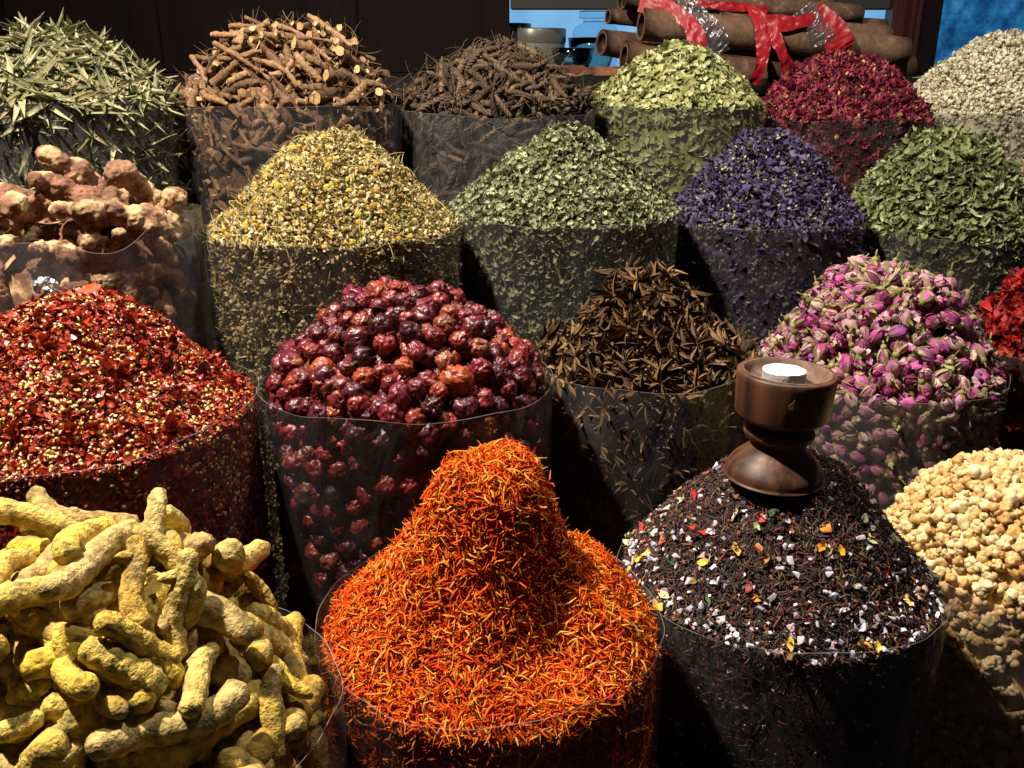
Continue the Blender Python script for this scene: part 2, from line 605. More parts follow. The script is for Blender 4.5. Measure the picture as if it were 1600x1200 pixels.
# ------------------------------------------------------------------ dropping larger pieces one on another
class Pile:
    def __init__(self, sack, under, cell=0.002, over=0.0, margin=0.003):
        self.s, self.cell, self.over, self.margin = sack, cell, over, margin
        self.h = sack.R + 0.03
        n = int(2 * self.h / cell) + 1
        g = (np.arange(n) - n // 2) * cell
        self.g0, self.n = n // 2, n
        X, Y = np.meshgrid(g, g, indexing='ij')
        T0 = sack.T(X, Y)
        self.Tg = T0.copy()
        self.H = T0 - under
        gx, gy = np.gradient(T0, cell)
        Ng = np.stack([-gx, -gy, np.ones_like(gx)], -1)
        self.Ng = Ng / np.linalg.norm(Ng, axis=-1)[..., None]
        out = np.hypot(X, Y) > sack.R - 0.001
        self.H[out] = sack.rim + 0.0015
        self.owner = np.full((n, n), -1)
        self.cache = {}
        self.items = []

    def foot(self, r):
        k = round(r / self.cell * 4)
        if k not in self.cache:
            m = int(math.ceil(r / self.cell))
            i = np.arange(-m, m + 1)
            I, Jx = np.meshgrid(i, i, indexing='ij')
            d2 = (I ** 2 + Jx ** 2) * self.cell ** 2
            ok = d2 < r * r
            self.cache[k] = (I[ok], Jx[ok], np.sqrt(r * r - d2[ok]))
        return self.cache[k]

    def rest(self, x, y, sph):
        z = -9
        for ox, oy, oz, r in sph:
            I, Jx, capz = self.foot(r)
            i = int(round((x + ox) / self.cell)) + self.g0; j = int(round((y + oy) / self.cell)) + self.g0
            ii, jj = I + i, Jx + j
            if ii.min() < 0 or jj.min() < 0 or ii.max() >= self.n or jj.max() >= self.n:
                return None
            z = max(z, (self.H[ii, jj] + capz).max() - oz)
        return z

    def drop(self, sph, tries=8, where=None, sink=0.0):
        best = None
        for _ in range(tries):
            if where is not None:
                x, y = where
            else:
                a, q = RNG.uniform(0, 6.283), math.sqrt(RNG.uniform(0, 1)) * self.s.R
                x, y = q * math.cos(a), q * math.sin(a)
            rr = max(math.hypot(x + o[0], y + o[1]) + o[3] for o in sph)
            if where is None and rr > self.s.R - self.margin + self.over:
                continue
            z = self.rest(x, y, sph)
            if z is None:
                continue
            sc = 0.0
            if best is None or sc < best[0]:
                best = (sc, x, y, z)
        if best is None:
            return None
        _, x, y, z = best
        z -= sink
        idx = len(self.items)
        for ox, oy, oz, r in sph:
            I, Jx, capz = self.foot(r)
            ii = I + int(round((x + ox) / self.cell)) + self.g0; jj = Jx + int(round((y + oy) / self.cell)) + self.g0
            top = z + oz + capz
            up = top > self.H[ii, jj]
            self.H[ii[up], jj[up]] = top[up]
            self.owner[ii[up], jj[up]] = idx
        self.items.append((x, y, z))
        return x, y, z

    def shown(self):
        c = np.bincount(self.owner[self.owner >= 0], minlength=len(self.items))
        return c


def spheres_along(P, rad, k):
    i = np.linspace(0, len(P) - 1, k).round().astype(int)
    return np.concatenate([P[i], np.asarray(rad)[i][:, None]], 1)


def rot_axis(d, spin, rg=RNG):
    """matrix whose x column is d"""
    d = d / np.linalg.norm(d)
    u = np.cross([0, 0, 1.0], d)
    if np.linalg.norm(u) < 1e-3:
        u = np.array([1.0, 0, 0])
    u /= np.linalg.norm(u)
    w = np.cross(d, u)
    c, s = math.cos(spin), math.sin(spin)
    return np.stack([d, c * u + s * w, -s * u + c * w], -1)


def deposit(sack, tpls, count, under, axis='x', pitch=0.3, size=(0.9, 1.1), tries=8, over=0.0, sink=0.0, wheres=(), high=0.0):
    """tpls: list of (mesh data, spheres k x 4). Returns [(tpl index, matrix4, shown cells, world pos)]"""
    P = Pile(sack, under, over=over)
    res, miss = [], 0
    for q in range(count):
        ti = int(RNG.integers(len(tpls)))
        sph = tpls[ti][1]
        s = RNG.uniform(*size)
        where = wheres[q] if q < len(wheres) else None
        best = None
        # tilt the piece with the slope it will lie on
        a, rr = RNG.uniform(0, 6.283), math.sqrt(RNG.uniform(0, 1)) * sack.R * .9
        for _ in range(5):
            a, rr = RNG.uniform(0, 6.283), math.sqrt(RNG.uniform(0, .95)) * (sack.R - .012)
            x, y = (rr * math.cos(a), rr * math.sin(a)) if where is None else where
            gi, gj = int(round(x / P.cell)) + P.g0, int(round(y / P.cell)) + P.g0
            n = P.Ng[gi, gj]
            yaw = RNG.uniform(0, 6.283)
            if axis == 'x':
                d = np.array([math.cos(yaw), math.sin(yaw), 0])
                d = d - n * (d @ n); d /= np.linalg.norm(d)
                d = d + n * RNG.normal() * pitch
                R = rot_axis(d, RNG.uniform(0, 6.283))
            elif axis == 'z':
                nn = n + RNG.normal(size=3) * pitch
                R = frames(nn[None], np.array([yaw]))[0]
            else:
                v = RNG.normal(size=3)
                R = frames(v[None], np.array([yaw]))[0]
            S = np.concatenate([(sph[:, :3] @ R.T) * s, sph[:, 3:] * s], 1)
            ext = max(math.hypot(x + o[0], y + o[1]) + o[3] for o in S)
            lim = sack.R - P.margin + over
            if ext > lim and where is None:
                k = max(0.0, 1 - (ext - lim) / max(rr, 1e-4)); x, y = x * k, y * k
                if max(math.hypot(x + o[0], y + o[1]) + o[3] for o in S) > lim + .002:
                    continue
            z = P.rest(x, y, S)
            if z is None:
                continue
            scv = z - P.Tg[int(round(x / P.cell)) + P.g0, int(round(y / P.cell)) + P.g0]
            if best is None or scv < best[0]:
                best = (scv, x, y, S, R)
        if best is None:
            continue
        _, x, y, S, R = best
        if best[0] > high and where is None:
            miss += 1
            if miss > 140:
                break
            continue
        miss = 0
        g = P.drop(S, tries=1, where=(x, y), sink=sink)
        if g is None:
            continue
        w = sack.world(np.array(g))
        res.append([ti, m4(R, s, w), len(P.items) - 1, w, R, s])
    c = P.shown()
    for r in res:
        r[2] = int(c[r[2]])
    return res, P


# ================================================================== setting
M_panel = wood_mat('dark_stained_panel', '0a0606', '1a0f0f', rough=0.7, scale=7, stretch=(1, 1, .06), spec=.08)
M_panel2 = wood_mat('dark_red_brown_post', '2a1513', '47231d', rough=0.4, scale=9, stretch=(1, 1, .06), spec=.35)
M_counter = wood_mat('black_brown_counter', '0f0b0a', '1c1412', rough=0.6, scale=8, stretch=(.1, 1, 1), spec=.2)
M_blue_glow = glow_mat('backlit_pale_blue', ['5d9fdc', '86c1f0', 'a5d6f8'], 0.9, scale=2.2, detail=3)
M_blue_deep = glow_mat('mottled_blue_added_glow', ['0e2c50', '174a7c', '2266a0', '2f80bc', '4a9ad0', '8cc6e6'], 0.62, scale=24, detail=12)  # emission stands in for light falling on the blue painting


def box_vf(x0, x1, y0, y1, z0, z1):
    V = np.array([[x, y, z] for x in (x0, x1) for y in (y0, y1) for z in (z0, z1)])
    q = [(0, 1, 3, 2), (4, 6, 7, 5), (0, 4, 5, 1), (2, 3, 7, 6), (0, 2, 6, 4), (1, 5, 7, 3)]
    return V, q


def box(name, x0, x1, y0, y1, z0, z1, mat, bevel=0.003, **k):
    bm = bmesh.new()
    V, q = box_vf(x0, x1, y0, y1, z0, z1)
    c = np.array([(x0 + x1) / 2, (y0 + y1) / 2, z0])
    vs = [bm.verts.new(v - c) for v in V]
    for f in q:
        bm.faces.new([vs[i] for i in f])
    bmesh.ops.recalc_face_normals(bm, faces=bm.faces)
    if bevel:
        bmesh.ops.bevel(bm, geom=bm.edges[:], offset=bevel, segments=2, affect='EDGES')
    me = bpy.data.meshes.new(name); bm.to_mesh(me); bm.free()
    me.materials.append(mat)
    par = k.pop('parent', None)
    if par is not None:
        c = c - np.array(par.location)
    return add(name, me, loc=tuple(c), parent=par, **k)


box('counter', -1.6, 1.9, 0.12, 2.16, -0.06, 0.0, M_counter, kind='structure')
YB = 2.55                                                   # the back of the stall
zled = at(900, 118, 2.3)[2]
box('back_ledge', -1.6, 1.9, 2.165, YB - .002, zled - .04, zled, M_counter, kind='structure')
box('ledge_riser', -1.6, 1.9, 2.2, 2.23, -0.06, zled - .042, M_counter, kind='structure')

# dark wooden cupboard boards on the left, one by one
xr = at(797, 60, YB)[0]
cup = add('wooden_cupboard', None, loc=(-0.7, YB, zled),
          label='dark brown board cupboard wall behind the back row of sacks', cat='cupboard')
edges = [at(p, 60, YB)[0] for p in (-340, -150, 12, 250, 560)] + [xr]
for i in range(5):
    box('board', edges[i] + .0015, edges[i + 1] - .0015, YB, YB + .03, zled + .001, zled + .62, M_panel, parent=cup, bevel=.004)
box('back_board', edges[0], xr - .004, YB + .031, YB + .05, zled + .001, zled + .62, M_panel, parent=cup)

# window with light blue glow, its dark lintel, the moulded post
xw1 = at(1385, 60, YB)[0]
ztop = at(900, 15, YB)[2]
win = add('display_niche', None, loc=(xr + .3, YB + .3, zled), label='pale blue backlit niche with jars behind the cinnamon bundle', cat='niche')
box('backlit_pane', xr - .15, xw1 + .3, YB + .42, YB + .43, zled - .3, zled + .5, M_blue_glow, parent=win, bevel=0)
box('niche_lintel', xr + .001, xw1 - .001, YB, YB + .03, ztop, zled + .6, plain_mat('dark_olive_lintel', '24221d', .7), parent=win)
xp1 = at(1468, 60, YB - .06)[0]
post = add('moulded_post', None, loc=(xw1, YB, zled), label='dark red-brown moulded wooden post right of the cinnamon bundle', cat='post')
pw = xp1 - xw1
box('post_core', xw1 + .07, xp1, YB - .055, YB + .04, zled + .001, zled + .6, M_panel, parent=post)
box('post_moulding', xw1, xw1 + .04, YB - .03, YB + .04, zled + .001, zled + .6, M_panel2, parent=post, bevel=.01)
box('post_moulding', xw1 + .042, xw1 + .054, YB - .045, YB + .04, zled + .001, zled + .6, M_panel2, parent=post, bevel=.005)
box('post_moulding', xw1 + .056, xw1 + .068, YB - .05, YB + .04, zled + .001, zled + .6, M_panel2, parent=post, bevel=.005)
xb0 = xp1 + .002
pic = box('glowing_blue_painting', xb0, xb0 + .75, YB, YB + .02, zled + .001, zled + .6, M_blue_deep, bevel=.002,  # a painting, given an added glow of its own
          label='mottled deep blue painted panel with added glow behind the cream herb heap', cat='panel')


# ================================================================== plastic sacks
M_film = film_mat('clear_film', 0.036, (.70, .685, .69))
M_film_cloudy = film_mat('cloudy_film', 0.06, (0.72, 0.71, 0.715))
M_rim = plain_mat('film_edge', '9c9694', 0.35, spec=0.6)
_nt = M_rim.node_tree
_tr = _nt.nodes.new('ShaderNodeBsdfTransparent'); _mx = _nt.nodes.new('ShaderNodeMixShader')
_mx.inputs[0].default_value = 0.38
_nt.links.new(_tr.outputs[0], _mx.inputs[1]); _nt.links.new(_nt.nodes['Principled BSDF'].outputs[0], _mx.inputs[2])
_tc = _nt.nodes.new('ShaderNodeTexCoord'); _no = _nt.nodes.new('ShaderNodeTexNoise'); _no.inputs['Scale'].default_value = 14
_mr = _nt.nodes.new('ShaderNodeMapRange'); _mr.inputs['From Min'].default_value = .38; _mr.inputs['From Max'].default_value = .7
_mr.inputs['To Min'].default_value = .06; _mr.inputs['To Max'].default_value = .5
_nt.links.new(_tc.outputs['Object'], _no.inputs[0]); _nt.links.new(_no.outputs[0], _mr.inputs[0]); _nt.links.new(_mr.outputs[0], _mx.inputs[0])
_nt.links.new(_mx.outputs[0], _nt.nodes['Material Output'].inputs[0])


def film(s, label, mat=M_film, wav=0.0025, edge=0.004, flare=0.0, n=128, front=0.0, peaks=()):
    """a sack of clear film: wall, bottom and the brighter cut edge at the top"""
    rg = np.random.default_rng(s.seed + 50)
    th = np.arange(n) * 2 * math.pi / n
    ph = rg.uniform(0, 6.28, 8)
    rim = s.rim + edge * (np.sin(2 * th + ph[0]) * .5 + np.sin(3 * th + ph[1]) * .35 + .25 * np.sin(7 * th + ph[2]))
    t0 = math.atan2(-s.c[1], -s.c[0])
    rim = rim + front * np.cos(th - t0)
    for a, w, h in peaks:
        dd = (th - t0 - a + math.pi) % (2 * math.pi) - math.pi
        rim = rim + h * np.exp(-(dd / w) ** 2)
    rows = np.concatenate([[0.002, 0.006, 0.02], np.linspace(.05, 1, 16)])
    V = []
    for k, f in enumerate(rows):
        z = .002 + (rim - .002) * f
        q = s.R * (0.93 if k == 0 else 0.985 if k == 1 else 1.0)
        r = q + wav * f * (np.sin(5 * th + ph[3] + 2 * f) * .3 + np.sin(9 * th + ph[4] - 3 * f) * .3 + .2 * np.sin(17 * th + ph[5] + 5 * f)) + wav * .6
        r = r + flare * max(0, f - .8) * 5 * (0.5 + 0.5 * np.sin(3 * th + ph[6]))
        V.append(np.stack([r * np.cos(th), r * np.sin(th), z * np.ones(n)], -1))
    top = V[-1]
    V = np.concatenate(V)
    F = quads(len(rows), n, True)
    cap = np.stack([np.zeros(n - 2, int), np.arange(1, n - 1), np.arange(2, n)], -1)
    me = build_mesh('sack_film', V, np.concatenate([F, cap]), mat)
    o = add('plastic_sack', me, loc=(s.c[0], s.c[1], 0), label=label, cat='sack', group='clear plastic sacks of spices on the counter')
    P = np.concatenate([top, top[:1]])
    Vt, Ft = tube(P, 0.00024, 5, cap=False)
    add('rim_edge', build_mesh('rim_edge', Vt, Ft, M_rim), parent=o)
    return o


def heap_empty(name, s, label, cat):
    return add(name, None, loc=(s.c[0], s.c[1], 0.006), label=label, cat=cat)


def child_pieces(name, meshes, parent, pos, R, sc):
    off = np.array(parent.location)
    for i in range(len(pos)):
        add(name, meshes[i % len(meshes)], parent=parent, mat4=m4(R[i], float(sc[i]), pos[i] - off))


def scatter(s, tpls, n_top, n_wall, lift=(-.004, .003), tilt=0.5, size=(.8, 1.2), depth=.2, inset=(.003, .008), wtilt=.35):
    """positions, frames, scales, template numbers for pieces on top and behind the film"""
    p, nn = s.surf_points(n_top, lift, tilt)
    top = np.ones(len(p), bool)
    if n_wall:
        q, qn = s.wall_points(n_wall, depth, inset, wtilt)
        p, nn = np.concatenate([p, q]), np.concatenate([nn, qn])
        top = np.concatenate([top, np.zeros(len(q), bool)])
    R = frames(nn, RNG.uniform(0, 6.283, len(p)))
    return p, R, RNG.uniform(*size, len(p)), RNG.integers(len(tpls), size=len(p)), top


def put_all(J, tpls, p, R, sc, ti, tint, sel=None, smooth=True, moff=0):
    for k, t in enumerate(tpls):
        q = ti == k
        if sel is not None:
            q = q & sel
        J.many((t[0], t[1], t[2] + moff), p[q], R[q], sc[q], tint[q], smooth)


def plug(J, s, tpls, n, lift, size=(.8, 1.0), tilt=1.0, moff=0):
    p, nn = s.surf_points(n, lift, tilt, rmax=.9)
    put_all(J, tpls, p, frames(nn, RNG.uniform(0, 6.28, len(p))), RNG.uniform(*size, len(p)), RNG.integers(len(tpls), size=len(p)), RNG.uniform(0, 1, len(p)))


def pick(s, p, R, sc, top, n, big=None):
    """the n pieces that show largest: in view, on the near face of the heap, on its outermost layer"""
    l = p[:, :2] - s.c
    above = p[:, 2] - s.T(l[:, 0], l[:, 1])
    d = np.linalg.norm(p - np.array([0, 0, CAMZ]), axis=1)
    nn = s.normal(l[:, 0], l[:, 1])
    sco = sc * 1.0 + above * 60 + facing(p, nn) * .8 - d * 1.2
    sco = np.where(top & in_view(p), sco, -99)
    idx = np.argsort(-sco)[:n]
    return idx[sco[idx] > -50]


# ------------------------------------------------------------------ piece shapes
def leaf(L, W, fold=.25, curl=.6, wave=.1, n=5, seed=0, power=.8, twist=0.0):
    r = np.random.default_rng(seed)
    s = np.linspace(0, 1, n + 1)
    w = W * .5 * np.sin(math.pi * np.clip(s, .015, .985) ** power) ** .75
    a = (s - .5) * curl * 2
    x = np.cumsum(np.cos(a)) * L / (n + 1); z = np.cumsum(np.sin(a)) * L / (n + 1)
    x -= x.mean(); z -= z.mean()
    V = []
    for i in range(n + 1):
        f = fold + r.normal() * .1
        tw = twist * (s[i] - .5)
        for sgn in (-1, 0, 1):
            yy = sgn * w[i]; zz = abs(sgn) * w[i] * f * 2 + r.normal() * W * wave * .3 * abs(sgn)
            V.append([x[i], yy * math.cos(tw) - zz * math.sin(tw), z[i] + yy * math.sin(tw) + zz * math.cos(tw)])
    F = quads(n + 1, 3)
    return np.array(V), F, np.zeros(len(F), int)


def flake(size, seed, bend=.3, n=6):
    r = np.random.default_rng(seed)
    th = np.sort(r.uniform(0, 2 * math.pi, n)) * .5 + np.arange(n) * math.pi / n
    q = size * r.uniform(.55, 1.1, n)
    asp = r.uniform(.55, 1)
    V = np.stack([q * np.cos(th), q * np.sin(th) * asp, r.normal(size=n) * size * bend], -1)
    V = np.concatenate([[[0, 0, size * .12]], V])
    j = np.arange(n)
    F = np.stack([np.zeros(n, int), 1 + j, 1 + (j + 1) % n], -1)
    return V, F, np.zeros(n, int)


def thread(L, w, seed, bend=.5, n=3):
    r = np.random.default_rng(seed)
    s = np.linspace(-.5, .5, n + 1)
    k = r.normal() * bend
    P = np.stack([s * L, k * (s ** 2 - .1) * L, r.normal() * bend * .8 * (s ** 2 - .1) * L + s * r.normal() * L * .1], -1)
    prof = np.array([.5, 1, .9, .25]) if n == 3 else np.interp(np.linspace(0, 1, n + 1), [0, .3, .7, 1], [.5, 1, .9, .3])
    V, F = tube(P, prof * w * .5, 3, cap=False)
    return V, F, np.zeros(len(F), int)


def crumple(size, seed, n=4, amp=.45):
    """a small crumpled petal: a bent, creased sheet"""
    r = np.random.default_rng(seed)
    u = np.linspace(-1, 1, n)
    X, Y = np.meshgrid(u, u, indexing='ij')
    lim = np.sqrt(np.clip(1 - .35 * np.minimum(np.abs(X), np.abs(Y)) ** 2, 0, 1))
    X2, Y2 = X * np.where(np.abs(Y) > .9, .6, 1) * lim, Y * np.where(np.abs(X) > .9, .6, 1) * r.uniform(.5, .9)
    Z = r.normal(size=X.shape) * amp + .5 * r.normal() * X ** 2 + .5 * r.normal() * Y ** 2
    V = np.stack([X2, Y2, Z], -1).reshape(-1, 3) * size + r.normal(size=(n * n, 3)) * size * .08
    F = quads(n, n)
    return V, F, np.zeros(len(F), int)


def blob(size, seed, sub=1, amp=.25, asp=(1, 1, 1), scale=1.2):
    V, F = ico(sub)
    V = V * (1 + amp * nz(V, scale, seed))[:, None] * np.array(asp) * size
    return V, F, np.zeros(len(F), int)


def with_mat(t, m):
    return t[0], t[1], np.full(len(t[1]), m)


def joined(*ts):
    return cat_parts(ts)


def moved(t, loc=(0, 0, 0), R=None, s=1.0):
    V = t[0] * s
    if R is not None:
        V = V @ np.asarray(R).T
    return V + np.asarray(loc), t[1], t[2]


def tpl_meshes(name, tpls, mats, smooth=True):
    return [build_mesh(name, t[0], t[1], mats, t[2], None, smooth) for t in tpls]


# ================================================================== front row
# ---- turmeric fingers
def finger(seed):
    r = np.random.default_rng(seed)
    L = r.uniform(.042, .082); n = 22
    s = np.linspace(0, 1, n)
    rad0 = r.uniform(.0062, .0092)
    k = r.normal() * .16; k2 = r.normal() * .05
    P = np.stack([(s - .5) * L, k * L * (s - .5) ** 2 * 2 + k2 * L * np.sin(s * 6), r.normal() * .07 * L * np.sin(s * 3 + r.uniform(0, 3))], -1)
    t1, t2 = r.uniform(.5, .95), r.uniform(.7, 1.0)
    rad = rad0 * np.interp(s, [0, .25, .7, 1], [t1, 1, r.uniform(.85, 1.12), t2])
    rad = rad * (1 + .05 * np.sin(s * r.uniform(30, 45)) + .05 * np.sin(s * 11 + r.uniform(0, 6)))
    e = np.clip(np.minimum(s, 1 - s) / .075, 0, 1)
    rad = rad * np.sqrt(np.clip(1 - (1 - e) ** 2, .12, 1))
    V, F = tube(P, rad, 14)
    parts = [(V, F, 0)]
    if r.uniform() < .6:       # a side knob or bud scar
        i = int(r.integers(5, 17)); a = r.uniform(0, 6.28)
        d = np.array([r.normal() * .4, math.cos(a), math.sin(a)]); d /= np.linalg.norm(d)
        q = np.linspace(0, 1, 6)
        l2 = r.uniform(.010, .017)
        Pk = P[i] + d * (rad[i] * .3) + d * q[:, None] * l2
        V2, F2 = tube(Pk, rad0 * r.uniform(.5, .7) * np.array([1.1, 1, .95, .85, .6, .2]), 10)
        parts.append((V2, F2, 0))
    V, F, M = cat_parts(parts)
    c = np.repeat(P.mean(0)[None], len(V), 0)
    i = np.abs(V[:, :1] - P[None, :, 0]).argmin(1)
    dirn = V - P[i]; ln = np.linalg.norm(dirn, axis=1)[:, None] + 1e-9
    V = V + dirn / ln * (.0011 * nz(V, 130, seed, 3) + .0006 * nz(V, 420, seed + 2, 2))[:, None]
    return (V, F, M), spheres_along(P, rad * .93 + .0004, 6)


S = Sack('turmeric', 835, [(0, 1), (.4, .9), (.7, .55), (.9, .2), (1, .02)], fill=-.018, rough=.0015, seed=11)
film(S, 'cloudy plastic sack of knobbly yellow turmeric at the lower left', M_film_cloudy, wav=.0035, edge=.006)
TC = ['9c7a38', 'bc9c48', 'c6ac58', 'd0b040', 'bea66a', 'ac8c58', 'd0ba64', 'c49a34']
M_tur, M_tur_l = pair('turmeric_skin', TC, rough=.88, spec=.12, mott=.6, mscale=190, bump=.9, bscale=420, patch='94804f', pscale=55, pthr=.6)
tp = [finger(100 + i) for i in range(18)]
tm = tpl_meshes('turmeric_finger', [t[0] for t in tp], M_tur)
res, _ = deposit(S, tp, 900, .05, 'x', .36, (.62, .98), high=.001)
J = Joined(); S.core(J, .055, .03, 0, .0)
res.sort(key=lambda r: -r[2])
for i, r in enumerate(res):
    if r[2] > 6:
        big = r[2] > 160
        add('turmeric_finger', tm[r[0]], mat4=r[1], label=('long ' if tp[r[0]][1][:, 0].max() * r[5] > .027 else 'short ') + 'dusty yellow turmeric finger ' + region(S, r[3]) + ' of its heap',
            cat='turmeric', group='turmeric fingers heaped in the lower left sack')
    else:
        J.many(tp[r[0]][0], r[3][None], r[4][None], [r[5]], np.array([.4]))
p, nn = S.wall_points(90, .16, (.013, .017), .25)
R = frames(nn, RNG.uniform(0, 6.28, len(p)))
put_all(J, [t[0] for t in tp], p, R, np.full(len(p), .85), RNG.integers(18, size=len(p)), RNG.uniform(0, 1, len(p)))
plug(J, S, [t[0] for t in tp], 150, (-.028, -.012), (.7, .9), .35)
add('buried_turmeric', J.mesh('buried_turmeric', [M_tur_l]), kind='stuff', label='turmeric fingers buried under the lower left heap', cat='turmeric')

# ---- saffron-orange threads
S = Sack('saffron', 722, [(0, 1), (.25, .97), (.33, .80), (.39, .56), (.5, .42), (.8, .2), (1, .02)], fill=-.016, rough=.0030, seed=12,
         shift=(.03, .06), dents=((.034, -.040, .015, -.022), (.012, -.062, .011, -.012), (-.02, -.055, .011, -.009), (.026, -.016, .009, -.009), (.045, -.055, .01, -.006), (.0, -.02, .012, -.004), (-.055, -.01, .02, .004)))
film(S, 'clear plastic sack full of bright orange threads, front centre', edge=.004, front=.001)
SC_ = ['7a1208', 'a62008', 'c4360a', 'd24a0c', 'da6012', 'e0791e', 'e69a3a', 'ceaa4c']
M_saf = piece_mat('orange_threads', SC_, rough=.75, spec=.15, stuff=True, mott=.25, mscale=300, bump=0, transl=.2)
J = Joined(); S.core(J, .006, .006, 0, .18)
tp = [thread(RNG.uniform(.007, .012), RNG.uniform(.0009, .0016), 200 + i, .6) for i in range(24)]
p, R, sc, ti, top = scatter(S, tp, 26000, 7000, (-.005, .0035), .45, (.7, 1.25), .16, (.002, .007), .4)
tint = np.clip(RNG.beta(2.6, 2.0, len(p)) + np.where(RNG.uniform(size=len(p)) < .04, .4, 0), 0, 1)
put_all(J, tp, p, R, sc, ti, tint)
p2, n2 = S.surf_points(500, (.001, .005), 1.2)
R2 = frames(n2, RNG.uniform(0, 6.28, len(p2)))
put_all(J, tp, p2, R2, np.full(len(p2), 1.15), RNG.integers(24, size=len(p2)), RNG.uniform(.3, 1, len(p2)))
add('orange_thread_heap', J.mesh('orange_thread_heap', [M_saf]), kind='stuff',
    label='tall peaked heap of bright orange-red dried flower threads', cat='spice heap')

# ---- dark tea and salt crystal mix, with the burner on top
S = MIX = Sack('mix', 722, [(0, 1), (.22, 1.0), (.34, .94), (.6, .6), (.85, .22), (1, .04)], fill=-.006, rough=.0014, seed=13)
film(S, 'clear plastic sack of dark tea and crystals under the wooden burner', edge=.004, front=.010)
M_tea = piece_mat('dark_tea_bits', ['141011', '1e1818', '2a1d1c', '3a2422', '54282a', '6e2a2a', '332c2c', '5a4230', '5c5c34', '8a4a30'], rough=.65, stuff=True, mott=.3, bump=0)
M_cry = piece_mat('salt_crystals', ['8f8a96', 'aaa4ae', 'cbc6cc', 'b99aa0', '9aa2b4', 'd8d2cc', 'c2bcc4'], rough=.22, spec=.6, mott=.15, mscale=120, bump=.15, sss=.5, sss_r=(.004, .004, .004))
M_cry_l = piece_mat('salt_crystals_loose', ['a39ea8', 'c4bfc8', 'dcd7da', 'c79aa0', 'b9c0d0', 'e2dcd4'], rough=.25, spec=.6, stuff=True, mott=.15, bump=0)
M_mixp = piece_mat('mixed_petals', ['a3271f', 'c73a2c', 'd9a51c', 'e6c34a', 'c9c48f', '9aa866', 'd7d1a8', '7d1626', 'b9772f', '2f7a4a'], rough=.55, mott=.25, mscale=200, bump=.2, transl=.15)
heap = heap_empty('tea_and_salt_heap', S, 'dark mound of tea bits, white crystals and coloured petals', 'spice heap')
J = Joined(); S.core(J, .003, .005, 0, .1)
tp = [thread(RNG.uniform(.004, .009), RNG.uniform(.0007, .0013), 300 + i, .3) for i in range(14)] + [flake(RNG.uniform(.0012, .0024), 330 + i) for i in range(8)]
p, R, sc, ti, top = scatter(S, tp, 21000, 11000, (-.003, .002), .35, (.7, 1.2), .2, (.002, .006), .3)
put_all(J, tp, p, R, sc, ti, RNG.uniform(0, 1, len(p)) ** 1.25)
cr = [(*hull(9, RNG.uniform(.0016, .0032) * np.array([1, .8, .55]), 350 + i),) for i in range(10)]
cr = [(a, b, np.ones(len(b), int)) for a, b in cr]
p, R, sc, ti, top = scatter(S, cr, 2600, 1500, (-.001, .0022), .5, (.5, 1.1), .2, (.003, .006), .3)
l = p[:, :2] - S.c
rr = np.hypot(l[:, 0], l[:, 1]) / S.R
keep = RNG.uniform(size=len(p)) < np.where(top, .10 + .75 * np.clip((rr - .7) / .3, 0, 1) ** 1.5, .35)
put_all(J, cr, p, R, sc, ti, RNG.uniform(0, 1, len(p)), keep, smooth=False)
add('loose_mix', J.mesh('loose_mix', [M_tea, M_cry_l]), loc=(-S.c[0], -S.c[1], -.006), parent=heap, kind='stuff')
bigc = [(*hull(10, RNG.uniform(.003, .0046) * np.array([1, .75, .5]), 380 + i), None) for i in range(8)]
bm_ = [build_mesh('salt_crystal', a, b, M_cry, None, None, False) for a, b, _ in bigc]
p, nn = S.surf_points(700, (.0008, .002), .4)
l = p[:, :2] - S.c; rr = np.hypot(l[:, 0], l[:, 1]) / S.R
k = np.where(in_view(p) & (RNG.uniform(size=len(p)) < np.clip((rr - .35) * 1.3, .12, 1)) & (facing(p, S.normal(l[:, 0], l[:, 1])) > .15))[0][:170]
child_pieces('salt_crystal', bm_, heap, p[k], frames(nn[k], RNG.uniform(0, 6, len(k))), RNG.uniform(.6, 1.15, len(k)))
lf = [leaf(.014, .0055, .2, .5, .3, 5, 390 + i) for i in range(5)] + [crumple(.0045, 396 + i, 4, .3) for i in range(5)]
lm = tpl_meshes('petal', lf, M_mixp)
p, nn = S.surf_points(300, (.0012, .003), .35)
l = p[:, :2] - S.c
k = np.where(in_view(p) & (facing(p, S.normal(l[:, 0], l[:, 1])) > .15) & (np.hypot(l[:, 0], l[:, 1]) > .4 * S.R))[0][:65]
child_pieces('petal', lm, heap, p[k], frames(nn[k], RNG.uniform(0, 6, len(k))), RNG.uniform(.5, 1.05, len(k)))

# ---- resin tears
S = Sack('resin', 728, [(0, 1), (.4, .93), (.7, .66), (.9, .3), (1, .1)], fill=-.012, rough=.0015, seed=14)
film(S, 'clear plastic sack of pale yellow resin lumps at the right edge', edge=.005)
M_res, M_res_l = pair('resin', ['a8804a', 'bc965a', 'c9a970', 'd2b888', 'd8c49a', 'c4a068', 'd0b27c'], rough=.5, spec=.4, mott=.2, mscale=200, bump=.35, bscale=300, sss=.6, sss_r=(.006, .004, .002))
tp = []
for i in range(12):
    r = RNG.uniform(.0045, .0072)
    b1 = blob(r, 420 + i, 3, .5, (1, RNG.uniform(.75, 1), RNG.uniform(.7, .95)), 1.4)
    q = [b1 + ()]
    for _ in range(int(RNG.integers(0, 3))):
        d = RNG.normal(size=3); d /= np.linalg.norm(d)
        q.append(moved(blob(r * RNG.uniform(.45, .7), 440 + i, 2, .15), d * r * .8))
    tp.append((joined(*[(a, b, 0) for a, b, _ in q]), np.array([[0, 0, 0, r * .88]])))
tm = tpl_meshes('resin_lump', [t[0] for t in tp], M_res)
